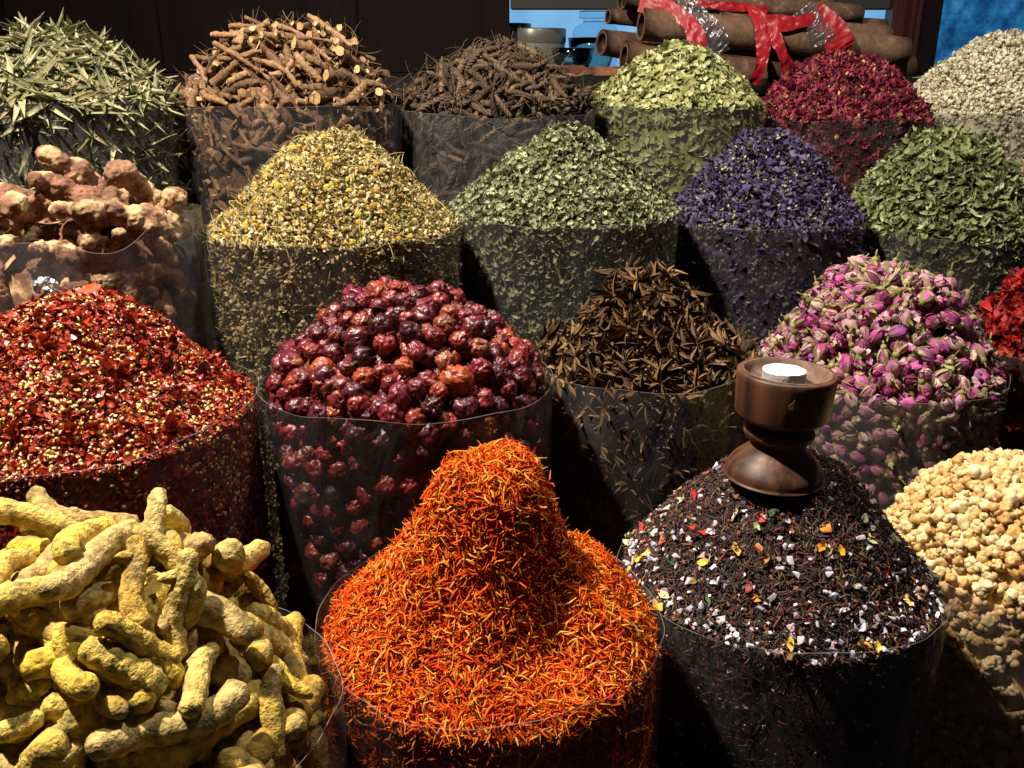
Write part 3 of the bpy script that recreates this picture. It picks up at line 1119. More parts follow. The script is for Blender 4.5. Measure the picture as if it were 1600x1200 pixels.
res, _ = deposit(S, tp, 2600, .02, 'any', .3, (.55, 1.15), sink=.0022, high=.001)
J = Joined(); S.core(J, .021, .012, 0, .45)
vis = in_view(np.array([r[3] for r in res]))
order = sorted(range(len(res)), key=lambda i: -(res[i][2] if vis[i] else 0))
keepn = set([i for i in order if res[i][2] > 4 and vis[i]][:300])
for i, r in enumerate(res):
    if i in keepn:
        add('resin_lump', tm[r[0]], mat4=r[1], label='pale yellow resin lump ' + region(S, r[3]) + ' of the resin heap', cat='resin', group='resin lumps in the right edge sack')
    else:
        J.many(tp[r[0]][0], r[3][None], r[4][None], [r[5]], RNG.uniform(0, 1, 1))
p, nn = S.wall_points(900, .2, (.007, .011), .5)
put_all(J, [t[0] for t in tp], p, frames(nn, RNG.uniform(0, 6, len(p))), RNG.uniform(.7, 1, len(p)), RNG.integers(12, size=len(p)), RNG.uniform(0, 1, len(p)))
add('buried_resin', J.mesh('buried_resin', [M_res_l]), kind='stuff', label='small resin lumps packed below the top of the right edge heap', cat='resin')

# ================================================================== second row
# ---- chili flakes
S = CHI = Sack('chili', 448, [(0, 1), (.2, .92), (.4, .72), (.65, .4), (.85, .15), (1, .02)], fill=-.014, rough=.0024, seed=21)
film(S, 'big clear plastic sack of crushed red chili at the left edge', edge=.005, front=-.002)
CHC = ['501109', '70180a', '8c230d', 'a02f11', '7e1a10', 'b04619', '922717', 'a8521e']
M_chi, M_chi_l = pair('chili_skin', CHC, rough=.35, spec=.5, mott=.3, mscale=250, bump=.3, bscale=300, transl=.12)
M_seed = piece_mat('chili_seeds', ['a87a35', 'c09a4c', 'ceb06a', 'd6bf86', 'b08442'], rough=.5, stuff=True, mott=.15, bump=0)
heap = heap_empty('chili_flake_heap', S, 'heap of crushed red chili flakes with pale yellow seeds', 'spice heap')
J = Joined(); S.core(J, .004, .006, 0, .2)
tp = [flake(RNG.uniform(.0022, .0045), 500 + i, .35, 6) for i in range(24)]
p, R, sc, ti, top = scatter(S, tp, 17000, 6500, (-.004, .0025), .42, (.6, 1.2), .22, (.002, .006), .3)
put_all(J, tp, p, R, sc, ti, RNG.uniform(0, 1, len(p)), smooth=False)
sd = [blob(.0021, 540 + i, 1, .3, (1, .78, .22)) for i in range(6)]
sd = [with_mat(t, 1) for t in sd]
p, R, sc, ti, top = scatter(S, sd, 10500, 7000, (-.001, .0022), .45, (.7, 1.2), .22, (.002, .005), .3)
l = p - np.array([S.c[0], S.c[1], 0])
cl = np.sin(l[:, 0] * 90 + 1) * np.sin(l[:, 1] * 75 + l[:, 2] * 60) + np.sin(l[:, 0] * 37 - l[:, 1] * 51 + 2) * .7
keep = RNG.uniform(size=len(p)) < np.clip(.5 + .34 * cl, .12, .95)
put_all(J, sd, p, R, sc, ti, RNG.uniform(0, 1, len(p)), keep)
add('loose_flakes', J.mesh('loose_flakes', [M_chi_l, M_seed]), loc=(-S.c[0], -S.c[1], -.006), parent=heap, kind='stuff')
bf = [crumple(RNG.uniform(.0036, .0062), 560 + i, 5, .2) for i in range(10)]
p, nn = S.surf_points(3000, (.0005, .0025), .4)
R = frames(nn, RNG.uniform(0, 6.28, len(p))); sc = RNG.uniform(.7, 1.1, len(p))
k = pick(S, p, R, sc, np.ones(len(p), bool), 1500)
k = RNG.permutation(k)[:300]
child_pieces('chili_flake', tpl_meshes('chili_flake', bf, M_chi), heap, p[k], R[k], sc[k])
w = S.world(np.array([.012, 0, 0])); w[2] = S.T(.012, 0.0) + .004
big = crumple(.013, 577, 6, .16)
add('chili_flake', build_mesh('chili_flake', big[0] * np.array([1.2, .8, .6]), big[1], M_chi), parent=heap,
    mat4=m4(frames(np.array([[.4, -.5, .8]]), np.array([.5]))[0], 1, w - np.array(heap.location)), label='large glossy red chili skin at the peak')
# crumpled foil scrap near the peak
V, F = ico(3)
V = V * (1 + .35 * ridged(V, 1.6, 5) + .12 * nz(V, 4, 7))[:, None] * np.array([.0075, .006, .0065])
V2, F2 = ico(3)
V2 = V2 * (1 + .3 * ridged(V2, 1.8, 9))[:, None] * np.array([.0042, .004, .006]) + np.array([.004, -.003, -.0075])
V, F, _ = cat_parts([(V, F, 0), (V2, F2, 0)])
fx = at(74, 458, S.c[1] - .01)
fx[2] = S.T(fx[0] - S.c[0], fx[1] - S.c[1]) + .010
add('foil_scrap', build_mesh('foil_scrap', V, F, plain_mat('crumpled_foil', 'd5dae4', .35, 1.0), smooth=False), loc=tuple(fx),
    label='small crumpled silver foil scrap on the peak of the chili heap', cat='foil')


# ---- rosehips
def hip(seed):
    r = np.random.default_rng(seed)
    V, F = ico(4)
    asp = np.array([1, r.uniform(.85, 1), r.uniform(.95, 1.25)])
    w = ridged(V, r.uniform(1.4, 2.3), seed, 3)
    d = 1 + .22 * nz(V, .9, seed + 9, 2) - .34 * np.clip(w - .4, 0, 1) + .05 * nz(V, 3.5, seed + 4, 3)
    dent = r.normal(size=3); dent /= np.linalg.norm(dent)
    d -= .16 * np.clip((V @ dent - .62) / .38, 0, 1)
    rad = r.uniform(.0098, .0125)
    V = V * d[:, None] * asp * rad
    pole = np.clip(np.abs(V[:, 2]) / (rad * asp[2]) - .8, 0, 1)
    V[:, 2] -= np.sign(V[:, 2]) * pole * rad * .6
    parts = [(V, F, 0)]
    if r.uniform() < .55:
        for q in range(5):
            a = q * 1.257 + r.uniform(-.2, .2)
            b, f, _ = leaf(.006, .0025, .2, .6, .2, 3, seed + q)
            c, s = math.cos(a), math.sin(a)
            Rm = np.array([[c * .5, -s, 0], [s * .5, c, 0], [.85, 0, 1]])
            parts.append((b @ Rm.T + np.array([c * .0015, s * .0015, rad * asp[2] * .86]), f, 1))
    v, f, m = cat_parts(parts)
    return (v, f, m), np.array([[0, 0, 0, rad * .9]])


S = Sack('rosehip', 462, [(0, 1), (.3, .96), (.55, .8), (.8, .45), (1, .06)], fill=-.016, rough=.002, seed=22)
film(S, 'clear plastic sack of wrinkled dark red rosehips', edge=.005, front=.003)
HC = ['2a0c10', '42101a', '5c141c', '701a20', '4c121e', '7a2420', '62182a', '381020', '8a3a1e', '6e2018', '501622', '7c4428']
M_hip, M_hip_l = pair('rosehip_skin', HC, rough=.38, spec=.45, mott=.45, mscale=90, bump=.8, bscale=130, patch='7c3a1c', pscale=45, pthr=.66)
M_cal = piece_mat('rosehip_calyx', ['5b3b22', '7a5430'], rough=.8, stuff=True, bump=0)
tp = [hip(600 + i) for i in range(16)]
tm = tpl_meshes('rosehip', [t[0] for t in tp], [M_hip, M_cal])
res, _ = deposit(S, tp, 1100, .034, 'any', .3, (.7, 1.02), high=.001)
J = Joined(); S.core(J, .036, .032, 0, .1)
order = sorted(range(len(res)), key=lambda i: -res[i][2])
keepn = set([i for i in order if res[i][2] > 7][:300])
for i, r in enumerate(res):
    if i in keepn:
        add('rosehip', tm[r[0]], mat4=r[1], label='wrinkled dark red rosehip ' + region(S, r[3]) + ' of the rosehip heap', cat='rosehip', group='rosehips heaped in the second row sack')
    else:
        J.many(tp[r[0]][0], r[3][None], r[4][None], [r[5]], RNG.uniform(0, 1, 1))
cnt, acc, tr_ = 0, [], 0
p, nn = S.wall_points(6500, .3, (.0128, .0165), .6)
for i in range(len(p)):
    if all(np.sum((p[i] - a) ** 2) > .0150 ** 2 for a in acc):
        acc.append(p[i])
acc = np.array(acc)
put_all(J, [t[0] for t in tp], acc, frames(RNG.normal(size=(len(acc), 3)), RNG.uniform(0, 6, len(acc))), RNG.uniform(.8, 1, len(acc)), RNG.integers(16, size=len(acc)), RNG.uniform(0, 1, len(acc)))
plug(J, S, [t[0] for t in tp], 260, (-.024, -.011))
p, nn = S.wall_points(520, .3, (.022, .030), .6)
put_all(J, [t[0] for t in tp], p, frames(RNG.normal(size=(len(p), 3)), RNG.uniform(0, 6, len(p))), RNG.uniform(.8, 1, len(p)), RNG.integers(16, size=len(p)), RNG.uniform(0, 1, len(p)))
add('packed_rosehips', J.mesh('packed_rosehips', [M_hip_l, M_cal]), kind='stuff', label='rosehips packed behind the film below the dark red heap', cat='rosehip')


# ---- star anise
def anise(seed):
    r = np.random.default_rng(seed)
    n = int(r.integers(6, 9)); parts = []
    L0 = r.uniform(.019, .024)
    for q in range(n):
        a = q * 2 * math.pi / 8 + r.normal() * .08
        L = L0 * r.uniform(.75, 1.1)
        s = np.linspace(0, 1, 6)
        wid = L * .15 * np.sin(math.pi * np.clip(s, .03, .97) ** .8) ** .8
        opn = r.uniform(.08, .75)
        dep = L * .30 * np.sin(math.pi * np.clip(s, .06, .96) ** .75) ** .7
        lift = r.uniform(-.12, .14)
        V = []
        for i in range(6):
            x = .0012 + s[i] * L; z = lift * s[i] ** 2 * L + .1 * L * s[i] ** 5
            for yy, zz in ((-wid[i] * opn, dep[i] * .35), (-wid[i] * .85, -dep[i] * .15), (0, -dep[i] * .75), (wid[i] * .85, -dep[i] * .15), (wid[i] * opn, dep[i] * .35)):
                V.append([x, yy, z + zz])
        V = np.array(V); c, sn = math.cos(a), math.sin(a)
        V = V @ np.array([[c, -sn, 0], [sn, c, 0], [0, 0, 1]]).T
        q4 = quads(6, 5); cidx = q4.min(1) % 5
        mm = np.where((cidx == 0) | (cidx == 3), 2, 0)
        parts.append((V, q4[mm == 0], 0)); parts.append((V, q4[mm == 2], 2))
        if opn > .62:
            b, f, _ = blob(L * .15, seed + q, 1, .1, (1.4, .8, .7))
            b = b + np.array([L * .5, 0, lift * .25 * L + .0005])
            parts.append((b @ np.array([[c, -sn, 0], [sn, c, 0], [0, 0, 1]]).T, f, 1))
    b, f, _ = blob(.0022, seed, 1, .2)
    parts.append((b, f, 0))
    if r.uniform() < .4:
        P = np.array([[0, 0, 0], [.001, .001, -.006], [.004, .002, -.012], [.008, .002, -.016]])
        b, f = tube(P, [.0009, .0008, .0007, .0006], 6); parts.append((b, f, 0))
    rr = L0 * .72
    sph = [[0, 0, 0, .005]] + [[rr * math.cos(t), rr * math.sin(t), .000, .0052] for t in np.arange(8) * .7854]
    return cat_parts(parts), np.array(sph)


S = Sack('anise', 408, [(0, 1), (.22, .93), (.5, .6), (.78, .26), (1, .02)], fill=-.014, rough=.0018, seed=23)
film(S, 'clear plastic sack of dark brown star anise', M_film_cloudy, edge=.006, front=-.003)
AC = ['1d140e', '2a1d14', '382818', '302216', '44301e', '261a11', '523a20', '6a3a1e']
M_ani, M_ani_l = pair('star_anise_husk', AC, rough=.75, spec=.2, mott=.4, mscale=220, bump=.5, bscale=350)
M_lip, M_lip_l = pair('star_anise_lip', ['4a3826', '5e4a32', '735a3c', '86683f', '523c28'], rough=.8, spec=.15, mott=.35, mscale=220, bump=.3)
M_asd, M_asd_l = pair('star_anise_seed', ['2a160c', '3d2010', '4d2a14'], rough=.35, spec=.6, bump=0)
tp = [anise(700 + i) for i in range(12)]
tm = tpl_meshes('star_anise', [t[0] for t in tp], [M_ani, M_asd, M_lip])
res, _ = deposit(S, tp, 900, .02, 'z', .22, (.85, 1.15), sink=.0005, high=.002)
J = Joined(); S.core(J, .027, .022, 0, .0)
order = sorted(range(len(res)), key=lambda i: -res[i][2])
keepn = set([i for i in order if res[i][2] > 7][:230])
for i, r in enumerate(res):
    if i in keepn:
        add('star_anise', tm[r[0]], mat4=r[1], label='dark brown star anise ' + region(S, r[3]) + ' of the anise heap', cat='star anise', group='star anise heaped behind the burner')
    else:
        J.many(tp[r[0]][0], r[3][None], r[4][None], [r[5]], RNG.uniform(0, 1, 1))
pod = []
for i in range(6):
    v, f, m = anise(760 + i)[0]
    k = 30 + (0 if True else 0)
    pod.append((v[:30] - v[:30].mean(0), quads(6, 5), np.where(np.isin(quads(6, 5).min(1) % 5, (0, 3)), 2, 0)))
p, nn = S.surf_points(420, (-.014, -.005), .8)
put_all(J, pod, p, frames(nn, RNG.uniform(0, 6, len(p))), RNG.uniform(.7, 1, len(p)), RNG.integers(6, size=len(p)), RNG.uniform(0, 1, len(p)))
p, nn = S.wall_points(420, .2, (.006, .012), .35)
put_all(J, [t[0] for t in tp], p, frames(nn, RNG.uniform(0, 6, len(p))), RNG.uniform(.75, 1, len(p)), RNG.integers(12, size=len(p)), RNG.uniform(0, 1, len(p)))
plug(J, S, [t[0] for t in tp], 300, (-.022, -.011), (.9, 1.1), .35)
p, nn = S.wall_points(300, .2, (.012, .02), .5)
put_all(J, [t[0] for t in tp], p, frames(nn, RNG.uniform(0, 6, len(p))), RNG.uniform(.75, 1, len(p)), RNG.integers(12, size=len(p)), RNG.uniform(0, 1, len(p)))
add('packed_star_anise', J.mesh('packed_star_anise', [M_ani_l, M_asd_l, M_lip_l]), kind='stuff', label='broken star anise pods and stars packed under the dark brown heap', cat='star anise')


# ---- rose buds
def rosebud(seed):
    r = np.random.default_rng(seed)
    L, W = r.uniform(.017, .022), r.uniform(.0062, .0080)
    petals, green = [], []
    n_p = 7
    for q in range(n_p):
        a0 = q * 2.4 + r.uniform(-.2, .2)
        off = 1 - .07 * (q % 3) - (.12 if q > 4 else 0)
        half = r.uniform(.75, 1.05)
        nt, na = 7, 6
        t = np.linspace(0.0, 1, nt); u = np.linspace(-1, 1, na)
        V = []
        top = r.uniform(.88, 1.06)
        lift = r.uniform(0, .22) if q < 4 else 0
        for i in range(nt):
            for j in range(na):
                th = a0 + u[j] * half * (1 - .35 * t[i] ** 2)
                tt = t[i] * top * (1 - .12 * u[j] ** 2 * t[i])
                rad = W * off * math.sin(math.pi * min(.97, (.10 + .84 * tt ** .9))) ** .75
                rad *= 1 + lift * t[i] ** 3 + .10 * abs(u[j]) * r.uniform(.3, 1.2)
                V.append([rad * math.cos(th), rad * math.sin(th), tt * L])
        V = np.array(V) + r.normal(size=(nt * na, 3)) * .00022
        petals.append((V, quads(nt, na), 0))
    b, f, _ = blob(1, seed, 2, .08); petals.append((b * np.array([W * .82, W * .82, L * .42]) + np.array([0, 0, L * .45]), f, 0))
    for q in range(5):
        a = q * 1.257 + r.uniform(-.2, .2)
        n = 7; s = np.linspace(0, 1, n); wd = r.uniform(.13, .26); ln_ = r.uniform(.45, .95); flare = r.uniform(-.05, .5) ** 2 * 2
        V = []
        for i in range(n):
            tt = s[i] * ln_
            rad = W * (1.06 * math.sin(math.pi * min(.97, (.10 + .84 * tt ** .9))) ** .75 + flare * s[i] ** 2)
            w = wd * (1 - s[i] ** 1.4) + .02
            for u in (-1, 0, 1):
                th = a + u * w * (1.6 - s[i])
                V.append([(rad + (.0003 if u == 0 else 0)) * math.cos(th), (rad + .0003) * math.sin(th), tt * L * 1.02])
        green.append((np.array(V), quads(n, 3), 0))
    b, f, _ = blob(1, seed + 1, 2, .08)
    green.append((b * np.array([W * .5, W * .5, W * .55]) + np.array([0, 0, -W * .25]), f, 0))
    P = np.array([[0, 0, -W * .6], [.0004, 0, -W * .9], [.001, .0006, -W * 1.3 - r.uniform(0, .004)]])
    b, f = tube(P, [.0010, .0008, .0008], 6); green.append((b, f, 0))
    pv, gv = cat_parts(petals), cat_parts(green)
    c = np.array([0, 0, L * .45])
    pv = (pv[0] - c, pv[1], pv[2]); gv = (gv[0] - c, gv[1], gv[2])
    sph = np.array([[0, 0, 0, W * .95], [0, 0, L * .3, W * .72], [0, 0, -L * .32, W * .72]])
    return pv, gv, sph


S = Sack('bud', 414, [(0, 1), (.3, .97), (.52, .78), (.8, .36), (1, .03)], fill=-.016, rough=.002, seed=24)
film(S, 'clear plastic sack of pink rose buds', M_film_cloudy, wav=.004, edge=.007)
BC = ['6a1c42', '902c66', 'a84482', 'b85c98', '983c6c', 'c288a6', '7c2658', 'c9a8a6', 'a64c7c', '8c4088', 'b09088', '8a5a5c']
GC = ['5d5c34', '77743f', '8b8850', '6a5a38', '9c9a66', '7a6a45']
M_bud, M_bud_l = pair('rose_petal', BC, rough=.6, spec=.25, mott=.35, mscale=140, bump=.35, bscale=260, transl=.15, patch='d0b4a4', pscale=60, pthr=.6)
M_sep, M_sep_l = pair('rose_sepal', GC, rough=.75, spec=.2, mott=.35, mscale=200, bump=.3)
tb = [rosebud(800 + i) for i in range(12)]
tp = [(joined((a[0], a[1], 0), (b[0], b[1], 1)), s_) for a, b, s_ in tb]
tmp_, tmg = tpl_meshes('rose_bud', [t[0] for t in tb], [M_bud]), tpl_meshes('calyx', [t[1] for t in tb], [M_sep])
res, _ = deposit(S, tp, 1000, .028, 'any', .4, (.9, 1.22), sink=.001, high=.001)
J = Joined(); S.core(J, .034, .026, 1, .1)
order = sorted(range(len(res)), key=lambda i: -res[i][2])
keepn = set([i for i in order if res[i][2] > 5][:300])
for i, r in enumerate(res):
    if i in keepn:
        o = add('rose_bud', tmp_[r[0]], mat4=r[1], label='dried pink rose bud ' + region(S, r[3]) + ' of the rose bud heap', cat='rose bud', group='rose buds heaped right of the burner')
        add('calyx', tmg[r[0]], parent=o)
    else:
        J.many(tp[r[0]][0], r[3][None], r[4][None], [r[5]], RNG.uniform(0, 1, 1))
lt = [with_mat(leaf(.016, .004, .3, .7, .3, 4, 830 + i), 1) for i in range(5)] + [with_mat(crumple(.006, 836 + i, 4, .3), 0) for i in range(4)]
p, nn = S.surf_points(420, (.0, .006), .7)
put_all(J, lt, p, frames(nn, RNG.uniform(0, 6, len(p))), RNG.uniform(.7, 1.1, len(p)), RNG.integers(9, size=len(p)), RNG.uniform(0, 1, len(p)))
acc = []
p, nn = S.wall_points(2500, .19, (.008, .011), .6)
for i in range(len(p)):
    if all(np.sum((p[i] - a) ** 2) > .0115 ** 2 for a in acc):
        acc.append(p[i])
acc = np.array(acc)
put_all(J, [t[0] for t in tp], acc, frames(RNG.normal(size=(len(acc), 3)), RNG.uniform(0, 6, len(acc))), RNG.uniform(.8, 1, len(acc)), RNG.integers(12, size=len(acc)), RNG.uniform(0, 1, len(acc)))
plug(J, S, [t[0] for t in tp], 420, (-.022, -.008))
p, nn = S.wall_points(380, .19, (.016, .022), .6)
put_all(J, [t[0] for t in tp], p, frames(RNG.normal(size=(len(p), 3)), RNG.uniform(0, 6, len(p))), RNG.uniform(.8, 1, len(p)), RNG.integers(12, size=len(p)), RNG.uniform(0, 1, len(p)))
add('packed_rose_buds', J.mesh('packed_rose_buds', [M_bud_l, M_sep_l]), kind='stuff', label='rose buds and loose sepals packed behind the film of the pink heap', cat='rose bud')

# ---- red hibiscus at the right edge
S = Sack('hib', 388, [(0, 1), (.3, .9), (.6, .55), (.85, .2), (1, .02)], fill=-.012, rough=.003, seed=25)
film(S, 'clear plastic sack of dark red dried petals at the right edge', edge=.005)
M_hib, M_hib_l = pair('red_calyx', ['3a0608', '5c090c', '7e0f10', '9a1614', 'b0241a', '6a0c12', 'c2402a'], rough=.5, spec=.3, mott=.3, mscale=160, bump=.3, transl=.15)
heap = heap_empty('dried_red_petal_heap', S, 'shaggy heap of curled dark red dried petals at the right edge', 'spice heap')
tp = [leaf(.026, .009, .5, 1.3, .8, 6, 850 + i, twist=1.5) for i in range(8)] + [crumple(.010, 860 + i, 5, .5) for i in range(8)]
J = Joined(); S.core(J, .012, .012, 0, .2)
p, R, sc, ti, top = scatter(S, tp, 900, 420, (-.010, .006), .8, (.7, 1.2), .2, (.004, .010), .5)
k = pick(S, p, R, sc, top, 150)
rest = np.ones(len(p), bool); rest[k] = False
put_all(J, tp, p, R, sc, ti, RNG.uniform(0, 1, len(p)), rest)
add('loose_petals', J.mesh('loose_petals', [M_hib_l]), loc=(-S.c[0], -S.c[1], -.006), parent=heap, kind='stuff')
ms = tpl_meshes('petal', tp, M_hib)
for i in k:
    child_pieces('petal', [ms[ti[i]]], heap, p[i:i + 1], R[i:i + 1], sc[i:i + 1])

# ================================================================== third row
# ---- large rhizomes
def rhizome(seed):
    r = np.random.default_rng(seed)
    n = int(r.integers(4, 6))
    d = np.array([1, r.normal() * .3, r.normal() * .2]); d /= np.linalg.norm(d)
    c = np.zeros(3); blobs, sph = [], []
    rad = r.uniform(.013, .017)
    for q in range(n):
        rr = rad * r.uniform(.75, 1.2) * (1 if q < n - 1 else .75)
        blobs.append((Vector(c), (rr * r.uniform(1, 1.35), rr, rr * r.uniform(.85, 1)))); sph.append([*c, rr])
        if r.uniform() < .55:
            a = r.uniform(0, 6.28); e = np.array([r.normal() * .4, math.cos(a), math.sin(a)])
            e /= np.linalg.norm(e)
            for w_ in (.9, 1.5):
                blobs.append((Vector(c + e * rr * w_), (rr * .62, rr * .62, rr * .62)))
            sph.append([*(c + e * rr * 1.5), rr * .62])
        d = d + r.normal(size=3) * .32; d /= np.linalg.norm(d)
        c = c + d * rr * r.uniform(1.15, 1.6)
    m = np.mean([b[0] for b in blobs], axis=0)
    blobs = [(Vector(np.array(b[0]) - m), b[1]) for b in blobs]
    sph = np.array(sph); sph[:, :3] -= m
    V, F = remeshed(blobs, .0020, seed, .0030, 48, .0017)
    return (V, F, np.zeros(len(F), int)), sph


S = Sack('ginger', 262, [(0, 1), (.4, .95), (.7, .6), (1, .1)], fill=-.03, rough=.002, seed=31)
film(S, 'creased cloudy plastic sack of thick knobbly ginger roots', film_mat('creased_film', .10, (.8, .79, .79)), wav=.006, edge=.010, front=-.006, peaks=((.95, .35, .016), (.25, .25, -.012)))
M_gin, M_gin_l = pair('ginger_skin', ['6a4434', '7c5644', '86654e', '70503a', '8c6c52', '5e3c30'], rough=.8, spec=.2, mott=.5, mscale=70, bump=.8, bscale=220, patch='b89c72', pscale=36, pthr=.55)
tp = [rhizome(900 + i) for i in range(9)]
tm = tpl_meshes('ginger_root', [t[0] for t in tp], M_gin)
res, _ = deposit(S, tp, 160, .045, 'x', .3, (.9, 1.2), sink=.003, high=-.004)
J = Joined(); S.core(J, .05, .03, 0, .1)
res.sort(key=lambda r: px_of(r[3])[0])
seen = [r for r in res if r[2] > 8]
for i, r in enumerate(seen):
    r.append('thick pinkish-tan ginger root, %s of those on top of the sack' % ORD[i] if i < 12 else 'thick pinkish-tan ginger root at the right of the ginger heap')
for r in res:
    if r[2] > 8:
        add('ginger_root', tm[r[0]], mat4=r[1], label=r[6], cat='ginger', group='ginger roots in the left edge sack')
    else:
        J.many(tp[r[0]][0], r[3][None], r[4][None], [r[5]], np.array([.3]))
acc = []
p, nn = S.wall_points(900, .19, (.034, .038), .15)
p[:, 2] -= .012
for i in range(len(p)):
    if all(np.sum((p[i] - a) ** 2) > .04 ** 2 for a in acc):
        acc.append(p[i])
        add('ginger_root', tm[i % 9], mat4=m4(frames(nn[i:i + 1], np.array([i * 1.7]))[0], .85, p[i]), label='thick knobbly ginger root pressed behind the film at the left edge', cat='ginger', group='ginger roots behind the film of the left edge sack')
add('buried_ginger', J.mesh('buried_ginger', [M_gin_l]), kind='stuff', label='ginger buried in the middle of the left edge sack', cat='ginger')

# ---- chamomile
S = Sack('cham', 212, [(0, 1), (.22, .95), (.5, .66), (.75, .34), (1, .03)], fill=-.010, rough=.0026, seed=32)
film(S, 'clear plastic sack of yellow-green chamomile', edge=.005)
CC = ['665430', '84703e', '9a8850', 'b29e68', 'c6b68a', '8c7a44', 'd2c6a0', '76704a', 'a08648']
M_chb = piece_mat('chamomile_bits', CC, rough=.8, stuff=True, mott=.25, bump=0, transl=.15)
M_chs = piece_mat('chamomile_stems', ['8a7a3a', 'a8984e', 'b7a866', '6f6a36'], rough=.8, stuff=True, bump=0)
M_chy = piece_mat('chamomile_disc', ['8a6a22', 'a58428', 'b09634', 'a59a40', '94662a'], rough=.85, mott=.3, mscale=500, bump=.8, bscale=900)
heap = heap_empty('chamomile_heap', S, 'straw-yellow heap of dried chamomile flowers and stems', 'herb heap')
J = Joined(); S.core(J, .006, .008, 0, .15)
tp = [crumple(RNG.uniform(.0022, .0042), 1000 + i, 3, .6) for i in range(16)] + [blob(.0024, 1020 + i, 1, .35) for i in range(6)]
p, R, sc, ti, top = scatter(S, tp, 15000, 19000, (-.005, .0035), .7, (.7, 1.25), .44, (.003, .009), .6)
put_all(J, tp, p, R, sc, ti, RNG.uniform(0, 1, len(p)))
st = [with_mat(thread(RNG.uniform(.02, .045), .0009, 1040 + i, 1.0, 7), 1) for i in range(12)]
p, R, sc, ti, top = scatter(S, st, 750, 260, (-.001, .005), .35, (.6, 1.2), .2, (.002, .006), .2)
put_all(J, st, p, R, sc, ti, RNG.uniform(0, 1, len(p)))
add('loose_chamomile', J.mesh('loose_chamomile', [M_chb, M_chs]), loc=(-S.c[0], -S.c[1], -.006), parent=heap, kind='stuff')
fl = []
for i in range(6):
    V, F = ico(2)
    V = V * (1 + .06 * nz(V, 5, i))[:, None] * np.array([.0040, .0040, .0036])
    ps = [(V, F, 0)]
    for q in range(7):
        a = q * .9 + RNG.uniform(0, .4); c, s_ = math.cos(a), math.sin(a)
        b, f, _ = leaf(.006, .0026, .1, .5, .3, 3, 1060 + i * 7 + q)
        Rm = np.array([[c * .6, -s_, 0], [s_ * .6, c, 0], [-.8, 0, 1]])
        ps.append((b @ Rm.T + np.array([c * .0045, s_ * .0045, -.0026]), f, 1))
    fl.append(cat_parts(ps))
p, nn = S.surf_points(2600, (.0, .003), .6)
R = frames(nn, RNG.uniform(0, 6.28, len(p))); sc = RNG.uniform(.75, 1.15, len(p))
k = RNG.permutation(pick(S, p, R, sc, np.ones(len(p), bool), 1000))[:150]
M_chp = piece_mat('chamomile_petals', ['b8ab80', 'cfc39a', 'ddd3b2'], rough=.8, bump=0, transl=.2)
child_pieces('flower_head', tpl_meshes('flower_head', fl, [M_chy, M_chp]), heap, p[k], R[k], sc[k])


# ---- leaf heaps: one routine
def leaf_heap(key, peak, prof, seed, names, label, flabel, tpls, cols, n_top, n_wall, lift, tilt, size, n_single, fkw, rough=.0026,
              transl=.18, extra=None, mat_kw={}, dents=(), fill=-.012, depth=.2, shift=(0, 0), inset=(.003, .009), corew=.01, cored=.007):
    S = Sack(key, peak, prof, fill=fill, rough=rough, seed=seed, dents=dents, shift=shift)
    film(S, flabel, **fkw)
    M, Ml = pair(names[0], cols, transl=transl, **{**dict(rough=.7, spec=.25, mott=.3, mscale=160, bump=.25), **mat_kw})
    heap = heap_empty(names[0], S, label, 'herb heap')
    J = Joined(); S.core(J, cored, corew, 0, .15)
    p, R, sc, ti, top = scatter(S, tpls, n_top, n_wall, lift, tilt, size, depth, inset, .45)
    k = pick(S, p, R, sc, top, n_single)
    rest = np.ones(len(p), bool); rest[k] = False
    put_all(J, tpls, p, R, sc, ti, RNG.uniform(0, 1, len(p)), rest)
    mats = [Ml]
    if extra:
        mats += extra(S, J)
    add('loose_' + names[2], J.mesh('loose_' + names[2], mats), loc=(-S.c[0], -S.c[1], -.006), parent=heap, kind='stuff')
    ms = tpl_meshes(names[1], tpls, M)
    for i in k:
        child_pieces(names[1], [ms[ti[i]]], heap, p[i:i + 1], R[i:i + 1], sc[i:i + 1])
    return S


leaf_heap('leaf', 202, [(0, 1), (.18, .94), (.45, .66), (.75, .32), (1, .03)], 33, ('green_leaf_heap', 'leaf', 'leaves'),
          'conical heap of small pale green dried leaves', 'clear plastic sack of small pale green leaves',
          [leaf(RNG.uniform(.010, .016), RNG.uniform(.005, .0085), .35, .8, .5, 4, 1100 + i, twist=RNG.normal() * .8) for i in range(16)],
          ['454a30', '585e3e', '70764f', '888c66', '9da07c', '62684a', 'b0b290', '7a7f5a'], 8200, 4200, (-.006, .004), .55, (.7, 1.15), 300, dict(edge=.005))


def mallow_extra(S, J):
    Mb = piece_mat('mallow_pale_buds', ['6c6a4c', '8a8866', 'a3a180', '5e5e40'], rough=.8, stuff=True, bump=0)
    bt = [with_mat(blob(.0026, 1160 + i, 1, .2), 1) for i in range(5)]
    p, R, sc, ti, top = scatter(S, bt, 1100, 700, (-.002, .003), .4, (.5, 1.1), .2, (.003, .007), .3)
    put_all(J, bt, p, R, sc, ti, RNG.uniform(0, 1, len(p)))
    lt = [with_mat(leaf(.011, .0035, .3, .8, .4, 4, 1170 + i), 1) for i in range(5)]
    p, R, sc, ti, top = scatter(S, lt, 2000, 900, (-.003, .0035), .6, (.6, 1.1), .2, (.003, .008), .4)
    put_all(J, lt, p, R, sc, ti, RNG.uniform(0, .6, len(p)))
    return [Mb]


